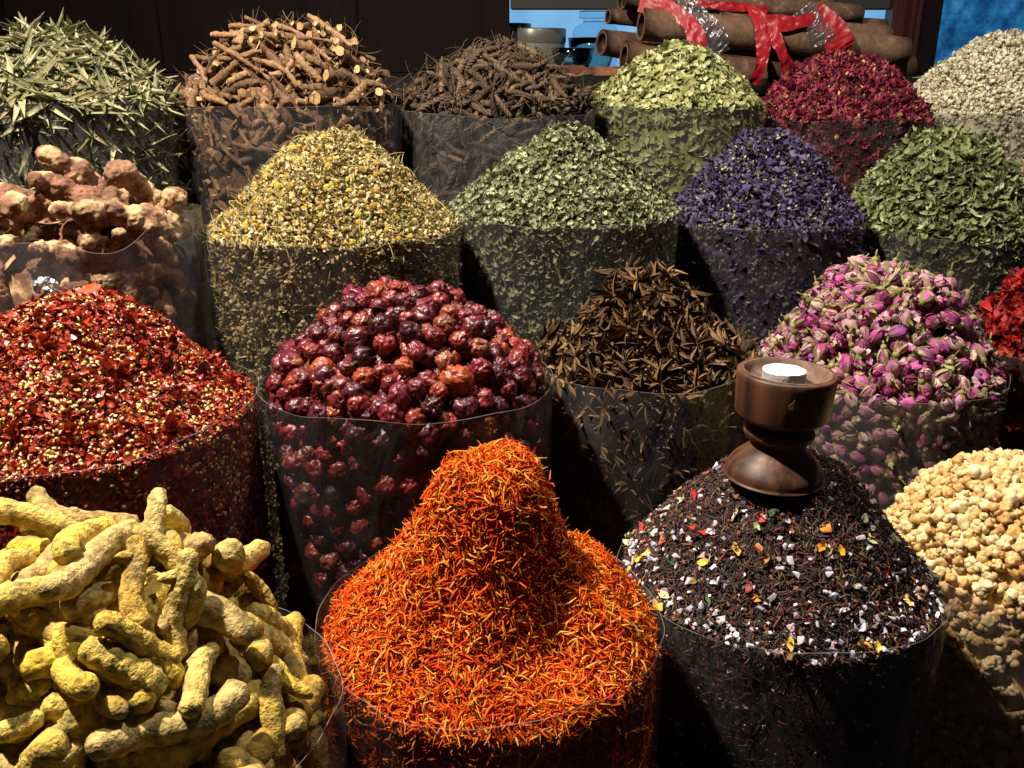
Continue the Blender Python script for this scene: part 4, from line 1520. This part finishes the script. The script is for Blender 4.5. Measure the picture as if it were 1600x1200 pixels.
leaf_heap('mallow', 200, [(0, 1), (.22, .93), (.5, .62), (.78, .28), (1, .03)], 34, ('purple_flower_heap', 'flower', 'flowers'),
          'heap of dark purple dried flowers flecked with pale green buds', 'clear plastic sack of purple dried flowers',
          [crumple(RNG.uniform(.0048, .0075), 1140 + i, 4, .5) for i in range(14)],
          ['221a30', '322644', '42325a', '503e6c', '362b42', '605078', '44364a', '6a5c76', '524a48', '2c2436'], 5200, 3000, (-.006, .004), .7, (.7, 1.15), 300, dict(edge=.005, mat=M_film), extra=mallow_extra)

leaf_heap('stev', 204, [(0, 1), (.3, .93), (.55, .66), (.8, .32), (1, .03)], 35, ('long_green_leaf_heap', 'leaf', 'leaves'),
          'heap of long curled mid-green dried leaves', 'clear plastic sack of long mid-green leaves',
          [leaf(RNG.uniform(.020, .036), RNG.uniform(.006, .0105), .5, .8, .6, 6, 1200 + i, twist=RNG.normal() * 1.2) for i in range(16)],
          ['3c4328', '505a36', '667044', '7e8656', '70794c', '969c70', '5a6340', 'a6aa80'], 3300, 1900, (-.008, .005), .45, (.7, 1.15), 300, dict(edge=.005), cored=.010)

S = Sack('tan', 228, [(0, 1), (.4, .9), (.75, .45), (1, .05)], fill=-.010, rough=.002, seed=36)
film(S, 'small clear plastic sack of grey-brown herb at the right edge', edge=.004)
M_tan = piece_mat('grey_brown_herb', ['4f4638', '6b6050', '82765f', '998c70'], rough=.85, stuff=True, bump=0)
J = Joined(); S.core(J, .006, .006, 0, .3)
tp = [crumple(.0040, 1240 + i, 3, .6) for i in range(8)] + [blob(.003, 1250 + i, 1, .35) for i in range(6)]
p, R, sc, ti, top = scatter(S, tp, 3500, 1200, (-.005, .003), .7, (.7, 1.2), .15)
put_all(J, tp, p, R, sc, ti, RNG.uniform(0, 1, len(p)))
add('grey_brown_herb_heap', J.mesh('grey_brown_herb_heap', [M_tan]), kind='stuff', label='crumbly grey-brown herb heap half cut off by the right edge', cat='herb heap')

# ================================================================== back row
def pod_extra(S, J):
    return []


leaf_heap('pod', 66, [(0, 1), (.35, .97), (.6, .72), (.85, .3), (1, .08)], 41, ('needle_leaf_heap', 'leaf', 'leaves'),
          'tangled heap of long narrow grey-green leaves', 'clear plastic sack of long narrow grey-green leaves',
          [leaf(RNG.uniform(.06, .115), RNG.uniform(.0055, .0085), .55, .3, .2, 9, 1300 + i, twist=RNG.normal() * .7, power=1.0) for i in range(14)],
          ['55553a', '6e6d49', '878560', '9a9872', 'adaa86', '76744e', '8c7c58'], 1400, 900, (-.014, .005), .13, (.7, 1.15), 260, dict(edge=.004, mat=M_film_cloudy),
          rough=.003, cored=.014, corew=.02, inset=(.006, .016))


# ---- root pieces
def root_piece(seed):
    r = np.random.default_rng(seed)
    L = r.choice([r.uniform(.03, .05), r.uniform(.05, .10)]); rad0 = r.uniform(.0035, .0085) * (1 if L > .045 else .9)
    n = 14; s = np.linspace(0, 1, n)
    P = np.stack([(s - .5) * L, r.normal() * .05 * L * np.sin(s * 4 + r.uniform(0, 6)), r.normal() * .04 * L * np.sin(s * 5 + r.uniform(0, 6))], -1)
    rad = rad0 * np.interp(s, [0, .5, 1], [1, r.uniform(.8, 1.1), r.uniform(.5, .95)]) * (1 + .10 * np.sin(s * 14 + r.uniform(0, 6)))
    V, F = tube(P, rad, 10)
    M = np.zeros(len(F), int); M[-20:] = 1
    i = np.abs(V[:, :1] - P[None, :, 0]).argmin(1)
    dn = V - P[i]; ln = np.linalg.norm(dn, axis=1)[:, None] + 1e-9
    V = V + np.where(ln > 1e-6, dn / ln, 0) * (.0024 * nz(V, 190, seed, 3))[:, None]
    parts = [(V, F[M == 0], 0), (V, F[M == 1], 1)]
    if r.uniform() < .45:
        i0 = int(r.integers(3, 11)); a = r.uniform(0, 6.28); d = np.array([r.normal(), math.cos(a), math.sin(a)]); d /= np.linalg.norm(d)
        Pk = P[i0] + d * np.linspace(0, 1, 5)[:, None] * r.uniform(.01, .028)
        b, f = tube(Pk, rad0 * .4 * np.array([1, .9, .8, .6, .3]), 7); parts.append((b, f, 0))
    return cat_parts(parts), spheres_along(P, rad * .9, 6)


S = Sack('root', 52, [(0, 1), (.45, .96), (.68, .62), (.88, .24), (1, .06)], fill=-.008, rough=.003, seed=42)
film(S, 'clear plastic sack of brown woody root pieces', edge=.004, front=-.002)
RC = ['4c3a2a', '62493a', '75593f', '87694a', '6c5138', '97785a', '5a4636']
M_roo, M_roo_l = pair('root_bark', RC, rough=.85, spec=.15, mott=.45, mscale=160, bump=.8, bscale=300)
M_cut, M_cut_l = pair('root_cut_face', ['a58457', 'b7966a', 'c4a778'], rough=.9, bump=.3)
tp = [root_piece(1400 + i) for i in range(16)]
tm = tpl_meshes('root_piece', [t[0] for t in tp], [M_roo, M_cut])
res, _ = deposit(S, tp, 700, .035, 'x', .28, (.85, 1.15), over=.014, high=.003)
J = Joined(); S.core(J, .036, .02, 0, .1)
order = sorted(range(len(res)), key=lambda i: -res[i][2])
keepn = set([i for i in order if res[i][2] > 7][:290])
for i, r in enumerate(res):
    if i in keepn:
        add('root_piece', tm[r[0]], mat4=r[1], label='brown woody root piece ' + region(S, r[3]) + ' of the root heap', cat='root', group='root pieces heaped in the back row')
    else:
        J.many(tp[r[0]][0], r[3][None], r[4][None], [r[5]], RNG.uniform(0, 1, 1))
p, nn = S.wall_points(260, .2, (.012, .018), .15)
put_all(J, [t[0] for t in tp], p, frames(nn, RNG.uniform(0, 6, len(p))), RNG.uniform(.7, .9, len(p)), RNG.integers(16, size=len(p)), RNG.uniform(0, 1, len(p)))
rt = [thread(RNG.uniform(.03, .06), .0011, 1430 + i, 1.2, 7) for i in range(8)]
p, R, sc, ti, top = scatter(S, rt, 160, 90, (.006, .018), .6, (.6, 1.2), .2, (.003, .008), .3)
put_all(J, rt, p, R, sc, ti, RNG.uniform(.3, 1, len(p)))
plug(J, S, [t[0] for t in tp], 160, (-.026, -.01), (.8, 1), .3)
add('packed_roots', J.mesh('packed_roots', [M_roo_l, M_cut_l]), kind='stuff', label='rootlets and root pieces packed under the brown root heap', cat='root')


# ---- spiral pods
def spiral(seed):
    r = np.random.default_rng(seed)
    L, rad0 = r.uniform(.038, .058), r.uniform(.0036, .0052)
    n = 44; s = np.linspace(0, 1, n)
    k = r.normal() * .12
    P = np.stack([(s - .5) * L, k * L * (s - .5) ** 2 * 2, r.normal() * .06 * L * np.sin(s * 3)], -1)
    rad = rad0 * np.clip(np.interp(s, [0, .12, .75, 1], [.45, 1, .9, .3]), .1, 1.1)
    V, F = tube(P, rad, 15, 5, .26, r.uniform(7, 10))
    parts = [(V, F, 0)]
    Pk = np.array([[-.5 * L, 0, 0], [-.5 * L - .006, .001, .001], [-.5 * L - .014, .004, .002], [-.5 * L - .02, .004, .006]])
    Pk[:, 1] += P[0, 1]; Pk[:, 2] += P[0, 2]
    b, f = tube(Pk, [.0012, .0009, .0008, .0006], 6); parts.append((b, f, 0))
    return cat_parts(parts), spheres_along(P, rad * .92, 5)


S = Sack('spiral', 80, [(0, 1), (.3, .9), (.55, .66), (.8, .36), (1, .1)], fill=-.006, rough=.003, seed=43)
film(S, 'clear plastic sack of twisted brown screw pods', M_film_cloudy, edge=.005, front=-.002)
M_spi, M_spi_l = pair('screw_pod', ['2f241c', '40332a', '524335', '64533f', '3a2d22', '735f48'], rough=.8, spec=.2, mott=.35, mscale=220, bump=.4)
tp = [spiral(1500 + i) for i in range(12)]
tm = tpl_meshes('screw_pod', [t[0] for t in tp], M_spi)
res, _ = deposit(S, tp, 700, .03, 'x', .45, (.85, 1.15), over=.006, high=.004)
J = Joined(); S.core(J, .03, .018, 0, .05)
order = sorted(range(len(res)), key=lambda i: -res[i][2])
keepn = set([i for i in order if res[i][2] > 6][:260])
for i, r in enumerate(res):
    if i in keepn:
        add('screw_pod', tm[r[0]], mat4=r[1], label='rope-like twisted brown seed pod ' + region(S, r[3]) + ' of the screw pod heap', cat='seed pod', group='screw pods heaped in the back row')
    else:
        J.many(tp[r[0]][0], r[3][None], r[4][None], [r[5]], RNG.uniform(0, 1, 1))
p, nn = S.wall_points(280, .19, (.009, .014), .2)
put_all(J, [t[0] for t in tp], p, frames(nn, RNG.uniform(0, 6, len(p))), RNG.uniform(.8, 1, len(p)), RNG.integers(12, size=len(p)), RNG.uniform(0, 1, len(p)))
rt = [thread(RNG.uniform(.03, .055), .0013, 1530 + i, 1.5, 8) for i in range(8)]
p, R, sc, ti, top = scatter(S, rt, 260, 80, (.004, .020), .7, (.6, 1.2), .2, (.003, .008), .3)
put_all(J, rt, p, R, sc, ti, RNG.uniform(.3, 1, len(p)))
plug(J, S, [t[0] for t in tp], 200, (-.022, -.008), (.8, 1), .4)
add('packed_screw_pods', J.mesh('packed_screw_pods', [M_spi_l]), kind='stuff', label='stalks and twisted pods packed under the screw pod heap', cat='seed pod')

leaf_heap('senna', 64, [(0, 1), (.2, .94), (.5, .66), (.8, .3), (1, .05)], 44, ('pale_leaf_heap', 'leaf', 'leaves'),
          'heap of pale yellow-green dried leaves in front of the cinnamon bundle', 'clear plastic sack of pale yellow-green leaves',
          [leaf(RNG.uniform(.018, .028), RNG.uniform(.007, .011), .2, .4, .35, 5, 1600 + i, twist=RNG.normal() * .5) for i in range(14)],
          ['6a6c3c', '868850', '9fa068', 'b3b37e', 'c3c294', '7b7d48', 'a9a873'], 3200, 1500, (-.008, .004), .38, (.7, 1.15), 300, dict(edge=.005))


def petal_extra(S, J):
    Mb = piece_mat('petal_heap_yellow_bits', ['8a6a2c', 'b08a45', 'c9a868', '6a6a3a', '9a7a3a'], rough=.8, stuff=True, bump=0)
    bt = [with_mat(crumple(.006, 1660 + i, 4, .5), 1) for i in range(5)]
    p, R, sc, ti, top = scatter(S, bt, 700, 200, (-.001, .004), .6, (.7, 1.2), .2)
    put_all(J, bt, p, R, sc, ti, RNG.uniform(0, 1, len(p)))
    return [Mb]


leaf_heap('petal', 84, [(0, 1), (.28, .93), (.55, .66), (.82, .28), (1, .03)], 45, ('red_rose_petal_heap', 'petal', 'petals'),
          'heap of crimson dried rose petals in front of the cinnamon bundle', 'clear plastic sack of crimson rose petals',
          [crumple(RNG.uniform(.0058, .0092), 1640 + i, 5, .5) for i in range(14)],
          ['2e0a12', '480e1c', '661428', '7c1c36', '902c46', '541020', '6e1c3a', 'a04c50', '8a5a48'], 5200, 2600, (-.008, .005), .7, (.7, 1.15), 300, dict(edge=.004), extra=petal_extra)

S = Sack('cream', 56, [(0, 1), (.25, .95), (.5, .72), (.8, .36), (1, .05)], fill=-.006, rough=.003, seed=46)
film(S, 'clear plastic sack of pale cream crumbly herb beside the blue panel', edge=.004)
M_cre = piece_mat('cream_herb', ['968e70', 'b0a888', 'c2ba9c', 'd2ccb0', 'dcd7c0', 'a29a78'], rough=.85, stuff=True, bump=0, transl=.1)
J = Joined(); S.core(J, .007, .007, 0, .4)
tp = [crumple(RNG.uniform(.003, .005), 1700 + i, 3, .6) for i in range(10)] + [blob(RNG.uniform(.0028, .0045), 1720 + i, 1, .4) for i in range(8)]
p, R, sc, ti, top = scatter(S, tp, 9500, 3500, (-.007, .005), .7, (.6, 1.25), .18)
put_all(J, tp, p, R, sc, ti, RNG.uniform(0, 1, len(p)))
st = [thread(RNG.uniform(.02, .05), .0013, 1740 + i, .4, 6) for i in range(6)]
p, R, sc, ti, top = scatter(S, st, 130, 50, (.002, .007), .35, (.6, 1.2), .2)
put_all(J, st, p, R, sc, ti, RNG.uniform(.5, 1, len(p)))
add('cream_herb_heap', J.mesh('cream_herb_heap', [M_cre]), kind='stuff', label='pale cream crumbly herb heap beside the blue panel', cat='herb heap')

# ================================================================== wooden burner on the tea heap
M_bw = wood_mat('polished_walnut', '1c0e08', '64402a', rough=.5, scale=48, stretch=(1, 1, .10), bump=.18, spec=.35)
M_bin = wood_mat('worn_bowl_inside', '4a342a', '74584a', rough=.75, scale=60, stretch=(1, 1, 1), bump=.3)
bx = at(1208, 745, MIX.c[1] - .012)
bl = bx[:2] - MIX.c
k_ = .000452                                              # metres per photographed pixel there
base_z = float(MIX.T(bl[0], bl[1])) - .001
burner = add('wooden_burner', None, loc=(bx[0], bx[1], base_z), label='turned dark wooden incense burner standing on the tea heap', cat='burner')
burner.scale = (.9, .9, .9)
burner.rotation_euler = (math.radians(-1), math.radians(1.5), 0)
prof = smooth_prof([(0, 0), (.0345, .0), (.0362, .0025), (.0352, .0075), (.0300, .0135), (.0235, .0185), (.0198, .0235), (.0192, .0262), (.0245, .0285),
                    (.0262, .0318), (.0246, .0350), (.0208, .0372), (.0202, .0392), (.0250, .0412)], 90)
prof[:, 1] *= 1.14
V, F = lathe(prof, 72)
add('turned_foot', build_mesh('turned_foot', V, F, M_bw), parent=burner)
prof = np.array([(.0200, .0405), (.0260, .0408), (.0300, .0424), (.0338, .0452), (.0344, .0470), (.0358, .0770), (.0358, .0812), (.0350, .0824), (.0322, .0826)])
ZB = lambda z: .0468 + (z - .0408) * .89
prof[:, 1] = ZB(prof[:, 1])
V, F = lathe(prof, 80)
bowl = add('bowl', build_mesh('bowl', V, F, M_bw), parent=burner)
prof = np.array([(.0321, .0829), (.0312, .0832), (.0306, .0826), (.0292, .0790), (.0270, .0752), (.0235, .0732), (.0010, .0728)])
prof[:, 1] = ZB(prof[:, 1])
V, F = lathe(prof, 80)
add('bowl_lining', build_mesh('bowl_lining', V, F, M_bin), parent=bowl)
# inlaid spade-shaped leaf on the front of the bowl, and a faint one beside it
sh = np.array([(0, .0062), (.0012, .0038), (.0034, .0012), (.0040, -.0010), (.0032, -.0024), (.0018, -.0026), (.0006, -.0016), (.0009, -.0036), (0, -.0038)])
sh = np.concatenate([sh, sh[-2:0:-1] * np.array([-1, 1])])
for a, sc_ in ((-.10, 1.0), (.55, .95)):
    th = -math.pi / 2 + a
    n = len(sh)
    r0 = .03535
    def on(v, dr):
        t = th + v[0] * sc_ / r0
        z = .0652 + v[1] * sc_
        rr = .0344 + (z - .0470) / .03 * .0014 + dr
        return [rr * math.cos(t), rr * math.sin(t), ZB(z)]
    V = [on((0, 0), .0004)] + [on(v, .0004) for v in sh] + [on(v, -.0006) for v in sh]
    j = np.arange(n)
    F = np.concatenate([np.stack([np.zeros(n, int), 1 + (j + 1) % n, 1 + j], -1), np.stack([1 + j, 1 + (j + 1) % n, 1 + n + j], -1), np.stack([1 + (j + 1) % n, 1 + n + (j + 1) % n, 1 + n + j], -1)])
    add('leaf_inlay', build_mesh('leaf_inlay', np.array(V), F, plain_mat('inlay_brass' if a < 0 else 'inlay_dull', '6e543c' if a < 0 else '3a241a', .45), smooth=False), parent=bowl)
# charcoal tablet covered in ash
V, F = lathe(smooth_prof([(.0005, 0), (.0150, 0), (.0155, .001), (.0155, .0078), (.0150, .0088), (.0120, .0082), (.0005, .0079)], 40), 60)
V = V + np.stack([.0003 * nz(V, 300, 3), .0003 * nz(V, 300, 4), .0004 * nz(V, 200, 5)], -1)
mi = (V[F].mean(1)[:, 2] > .0076).astype(int)
Mt = piece_mat('white_ash', ['c9c7c6', 'd5d3d1'], rough=.9, mott=.1, mscale=250, bump=.6, bscale=400)
Ms = piece_mat('grey_tablet_side', ['8d8c90', '95949a'], rough=.85, mott=.15, mscale=250, bump=.4, bscale=500)
tz = burner.matrix_basis @ Vector((-.0025, -.002, ZB(.0744)))
tab = add('charcoal_tablet', build_mesh('charcoal_tablet', V, F, [Ms, Mt], mi), loc=tz, label='round grey tablet with white ashy top in the burner bowl', cat='charcoal')
tab.scale = (.9, .9, .9)
tab.rotation_euler = (math.radians(-2), math.radians(1), 0)

# ================================================================== cinnamon bundle with red tape
M_cin = piece_mat('cinnamon_bark', ['5a4436', '664d3c', '6f5643', '5f483a'], rough=.8, spec=.2, mott=.3, mscale=90, bump=.5, bscale=260, patch='7d6450', pscale=30, pthr=.62)
M_tape = piece_mat('red_tape', ['a01c26', 'ac242e'], rough=.34, spec=.45, mott=.15, mscale=40, bump=.15, bscale=50, transl=.25)
M_ctape = film_mat('clear_tape', .05)
YC = 2.28


def stick(px0, py0, px1, py1, rpx, dy, seed):
    a, b = at(px0, py0, YC + dy - .10), at(px1, py1, YC + dy)
    rad = rpx * 2.3 / FPX
    r = np.random.default_rng(seed)
    n = 16; s = np.linspace(0, 1, n)[:, None]
    c = (a + b) / 2
    P = a + (b - a) * s - c
    P = P + np.stack([np.zeros(n), np.zeros(n), np.sin(s[:, 0] * 3.1) * r.normal() * .003], -1)
    Vo, Fo = tube(P, rad * (1 + .04 * np.sin(s[:, 0] * 9 + seed)), 22, cap=False)
    Vi, Fi = tube(P, rad * .66, 22, cap=False)
    nn = 22; j = np.arange(nn); o = len(Vo); e = (n - 1) * nn
    ring = []
    for q in (0, e):
        ring += [np.stack([q + j, q + (j + 1) % nn, o + q + j], -1), np.stack([q + (j + 1) % nn, o + q + (j + 1) % nn, o + q + j], -1)]
    # the rolled-in lip of the bark
    t = np.linspace(0, 1, 7)
    V, F, _ = cat_parts([(Vo, Fo, 0), (Vi, Fi[:, ::-1], 0)])
    F = np.concatenate([F, *ring])
    g = .0018 * nz(V, 40, seed, 3)
    V[:, 2] += g; V[:, 1] += g * .6
    return c, V, F


bundle = None
sticks = [  # left end, right end (picture), radius in pixels, depth offset
    (1010, 92, 1422, 108, 19, .00, 1), (975, 88, 1330, 132, 20, -.04, 2), (1002, 38, 1412, 82, 21, -.05, 3), (1120, 34, 1386, 60, 17, -.01, 4),
    (985, 8, 1380, 48, 15, .05, 5), (975, -2, 1344, 22, 12, .02, 6), (1000, -14, 1300, 2, 14, .06, 7), (950, 25, 1120, 34, 10, .06, 8),
    (1030, 118, 1240, 140, 17, -.05, 9), (1040, 60, 1400, 92, 16, .04, 10), (940, 66, 1080, 84, 18, .03, 11), (970, 2, 1150, 22, 12, .09, 12), (1040, -30, 1280, -18, 14, .03, 13)]
c0 = at(1190, 122, YC)
bundle = add('cinnamon_bundle', None, loc=(c0[0], YC, zled), label='bundle of long rolled cinnamon sticks tied with red tape', cat='cinnamon')
for i, q in enumerate(sticks):
    c, V, F = stick(*q)
    add('cinnamon_stick', build_mesh('cinnamon_stick', V, F, M_cin), loc=tuple(c - np.array(bundle.location)), parent=bundle)


def tape(name, pts, w, mat, seed, hor=False):
    """a crinkled strip through picture points (px, py, depth offset)"""
    r = np.random.default_rng(seed)
    P = smooth_prof([at(a, b, YC + d - .10 * (1400 - a) / 400) for a, b, d in pts], 40)
    n = len(P)
    T = np.gradient(P, axis=0); T /= np.linalg.norm(T, axis=1)[:, None]
    side = np.cross(T, np.array([0, -1, .25])); side /= np.linalg.norm(side, axis=1)[:, None]
    out = np.cross(side, T)
    W = w * 2.25 / FPX * .5
    u = np.linspace(-1, 1, 6)
    wave = r.normal(size=(n, 6)) * .0018
    wave = (wave + np.roll(wave, 1, 0) + np.roll(wave, -1, 0)) / 1.8
    wm = 1 + .18 * np.sin(np.linspace(0, 9, n) + seed)
    V = P[:, None] + side[:, None] * (u[None, :, None] * W * wm[:, None, None]) + out[:, None] * wave[..., None]
    V = np.concatenate([V.reshape(-1, 3), (V - out[:, None] * .0006).reshape(-1, 3)])
    F = quads(n, 6); F = np.concatenate([F, F[:, ::-1] + n * 6])
    add(name, build_mesh(name, V - np.array(bundle.location), F, mat), parent=bundle)


tape('red_tape', [(1000, 2, -.05), (1045, 14, -.07), (1080, 40, -.10), (1092, 75, -.115), (1098, 100, -.10)], 24, M_tape, 1)
tape('clear_tape', [(1060, 0, -.06), (1098, 30, -.095), (1118, 62, -.118), (1128, 84, -.12)], 30, M_ctape, 2)
tape('red_tape', [(1085, 5, -.05), (1140, 10, -.06), (1200, 14, -.05)], 11, M_tape, 3)
tape('red_tape', [(1172, 8, -.06), (1188, 40, -.10), (1193, 75, -.115), (1188, 105, -.115), (1178, 132, -.09)], 17, M_tape, 4)
tape('red_tape', [(1180, 14, -.07), (1205, 48, -.105), (1222, 82, -.118), (1234, 112, -.10)], 18, M_tape, 5)
tape('red_tape', [(1200, 34, -.095), (1232, 36, -.10), (1262, 32, -.095), (1300, 26, -.07)], 20, M_tape, 6)
tape('clear_tape', [(1252, 14, -.07), (1275, 40, -.102), (1285, 70, -.118)], 34, M_ctape, 7)
tape('red_tape', [(1268, 24, -.07), (1302, 40, -.102), (1312, 68, -.12), (1316, 86, -.115)], 36, M_tape, 8)

# ---- loose bark chunks between the pods and the pale leaves
chunks = [(872, 104, 26, .4, 1), (912, 100, 20, -.2, 2), (948, 108, 24, .1, 3), (890, 128, 26, .8, 4), (930, 92, 14, 1.2, 5), (845, 118, 22, .2, 6), (965, 122, 20, -.5, 7)]
DIST = ['topmost left', 'narrow', 'rightmost', 'lowest', 'small dark', 'leftmost', 'low right']
LB = 'curved reddish bark chunk behind the screw pods, below the glass dishes'
ply = None
M_bark = piece_mat('reddish_bark', ['5a3426', '6e4430', '7f5238'], rough=.8, mott=.35, mscale=100, bump=.6, bscale=200)
for bi, (px, py, hp, yaw, sd) in enumerate(sorted(chunks)):
    c = at(px, py, 2.20 + .012 * (sd % 3))
    hw = hp * 2.2 / FPX
    t = np.linspace(-1.25, 1.25, 12); L = np.linspace(-.5, .5, 6)
    rr = hw * .75
    Vs = []
    for q in (0, .003):
        Vs.append(np.stack([np.repeat(L * hw * 1.9, 12), np.tile((rr - q) * np.sin(t), 6), np.tile((rr - q) * np.cos(t), 6)], -1))
    V = np.concatenate(Vs) + RNG.normal(size=(144, 3)) * .0006
    f = quads(6, 12)
    b = 72
    rim_ = []
    ed = list(range(0, 12)) + [12 * i + 11 for i in range(1, 6)] + list(range(70, 59, -1)) + [12 * i for i in range(4, 0, -1)]
    for a_, c_ in zip(ed, ed[1:] + ed[:1]):
        rim_ += [(a_, c_, b + a_), (c_, b + c_, b + a_)]
    V[:, 2] += .0012 * nz(V, 60, sd)
    R = np.array([[math.cos(yaw), -math.sin(yaw), 0], [math.sin(yaw), math.cos(yaw), 0], [0, 0, 1]])
    V = V @ R.T
    zmin = V[:, 2].min()
    c[2] = zled - zmin + .0005
    add('bark_chunk', build_mesh('bark_chunk', V, np.concatenate([f, f[:, ::-1] + b, np.array(rim_)]), M_bark), loc=tuple(c), label='curved reddish bark chunk behind the screw pods, ' + ORD[bi], cat='bark', group='bark chunks on the back ledge')

# ---- tins, jar and dishes in the niche
M_tin = plain_mat('brushed_tin', '84847a', .4, .35)
M_lid = plain_mat('tin_lid', '6a6a64', .35, .35)
M_glass = plain_mat('jar_glass', 'd8ecf6', .05, 0, .5, 1.0, 1.3)
M_dish = plain_mat('green_glass', 'c4d6d0', .06, 0, .5, 1.0, 1.3)
YT = YB + .12
zsh = at(850, 100, YT)[2] - .02
box('niche_shelf', xr + .002, xw1 + .25, YB + .035, YB + .40, zsh - .02, zsh, plain_mat('dark_shelf', '1a1513', .5), parent=win)


def tin(px, py_top, rpx, Y, label):
    c = at(px, py_top, Y); rad = rpx * Y / FPX / .94; h = c[2] - zsh - .002
    o = add('tin', None, loc=(c[0], Y, zsh + .001), label=label, cat='tin')
    V, F = lathe(np.array([(.001, 0), (rad * .96, 0), (rad * .98, .003), (rad * .98, h * .7)]), 48)
    add('tin_body', build_mesh('tin_body', V, F, M_tin), parent=o)
    V, F = lathe(np.array([(rad, h * .66), (rad * 1.01, h * .68), (rad * 1.01, h * .97), (rad * .99, h), (rad * .9, h * .985), (.001, h * .985)]), 48)
    add('tin_lid', build_mesh('tin_lid', V, F, M_lid), parent=o)


tin(836, 44, 42, YB + .14, 'grey metal tin with lid in the blue niche')
tin(800, 36, 26, YB + .30, 'dark metal tin half hidden behind the cupboard edge')
c = at(930, 66, YB + .32); rj = 33 * (YB + .32) / FPX; hj = 60 * (YB + .3) / FPX
o = add('glass_jar', None, loc=(c[0], YB + .32, zsh + .001), label='clear glass apothecary jar against the pale blue light', cat='jar')
hj = at(930, 17, YB + .32)[2] - zsh
V, F = lathe(smooth_prof([(.002, .004), (rj * .9, .004), (rj, .015), (rj, hj * .62), (rj * .8, hj * .76), (rj * .58, hj * .80), (rj * .56, hj * .86)], 50), 48)
add('jar_body', build_mesh('jar_body', V, F, M_glass), parent=o)
V, F = lathe(smooth_prof([(rj * .62, hj * .865), (rj * .74, hj * .88), (rj * .74, hj * .96), (rj * .66, hj), (.001, hj)], 30), 48)
add('jar_stopper', build_mesh('jar_stopper', V, F, M_glass), parent=o)
for i, (px, py, rp, Y, lb) in enumerate([(892, 92, 34, YB + .10, 'low green glass dish beside the grey tin'), (925, 84, 36, YB + .22, 'wide green glass dish in front of the apothecary jar')]):
    c = at(px, py, Y); rad = rp * Y / FPX; h = max(.02, at(px, py - 16 - 8 * i, Y)[2] - zsh)
    V, F = lathe(np.array([(.002, .003), (rad * .7, .003), (rad * .9, h * .5), (rad, h), (rad * .97, h + .001), (rad * .86, h * .55), (rad * .66, .008), (.002, .008)]), 48)
    add('glass_dish', build_mesh('glass_dish', V, F, M_dish), loc=(c[0], Y, zsh + .001), label=lb, cat='dish')
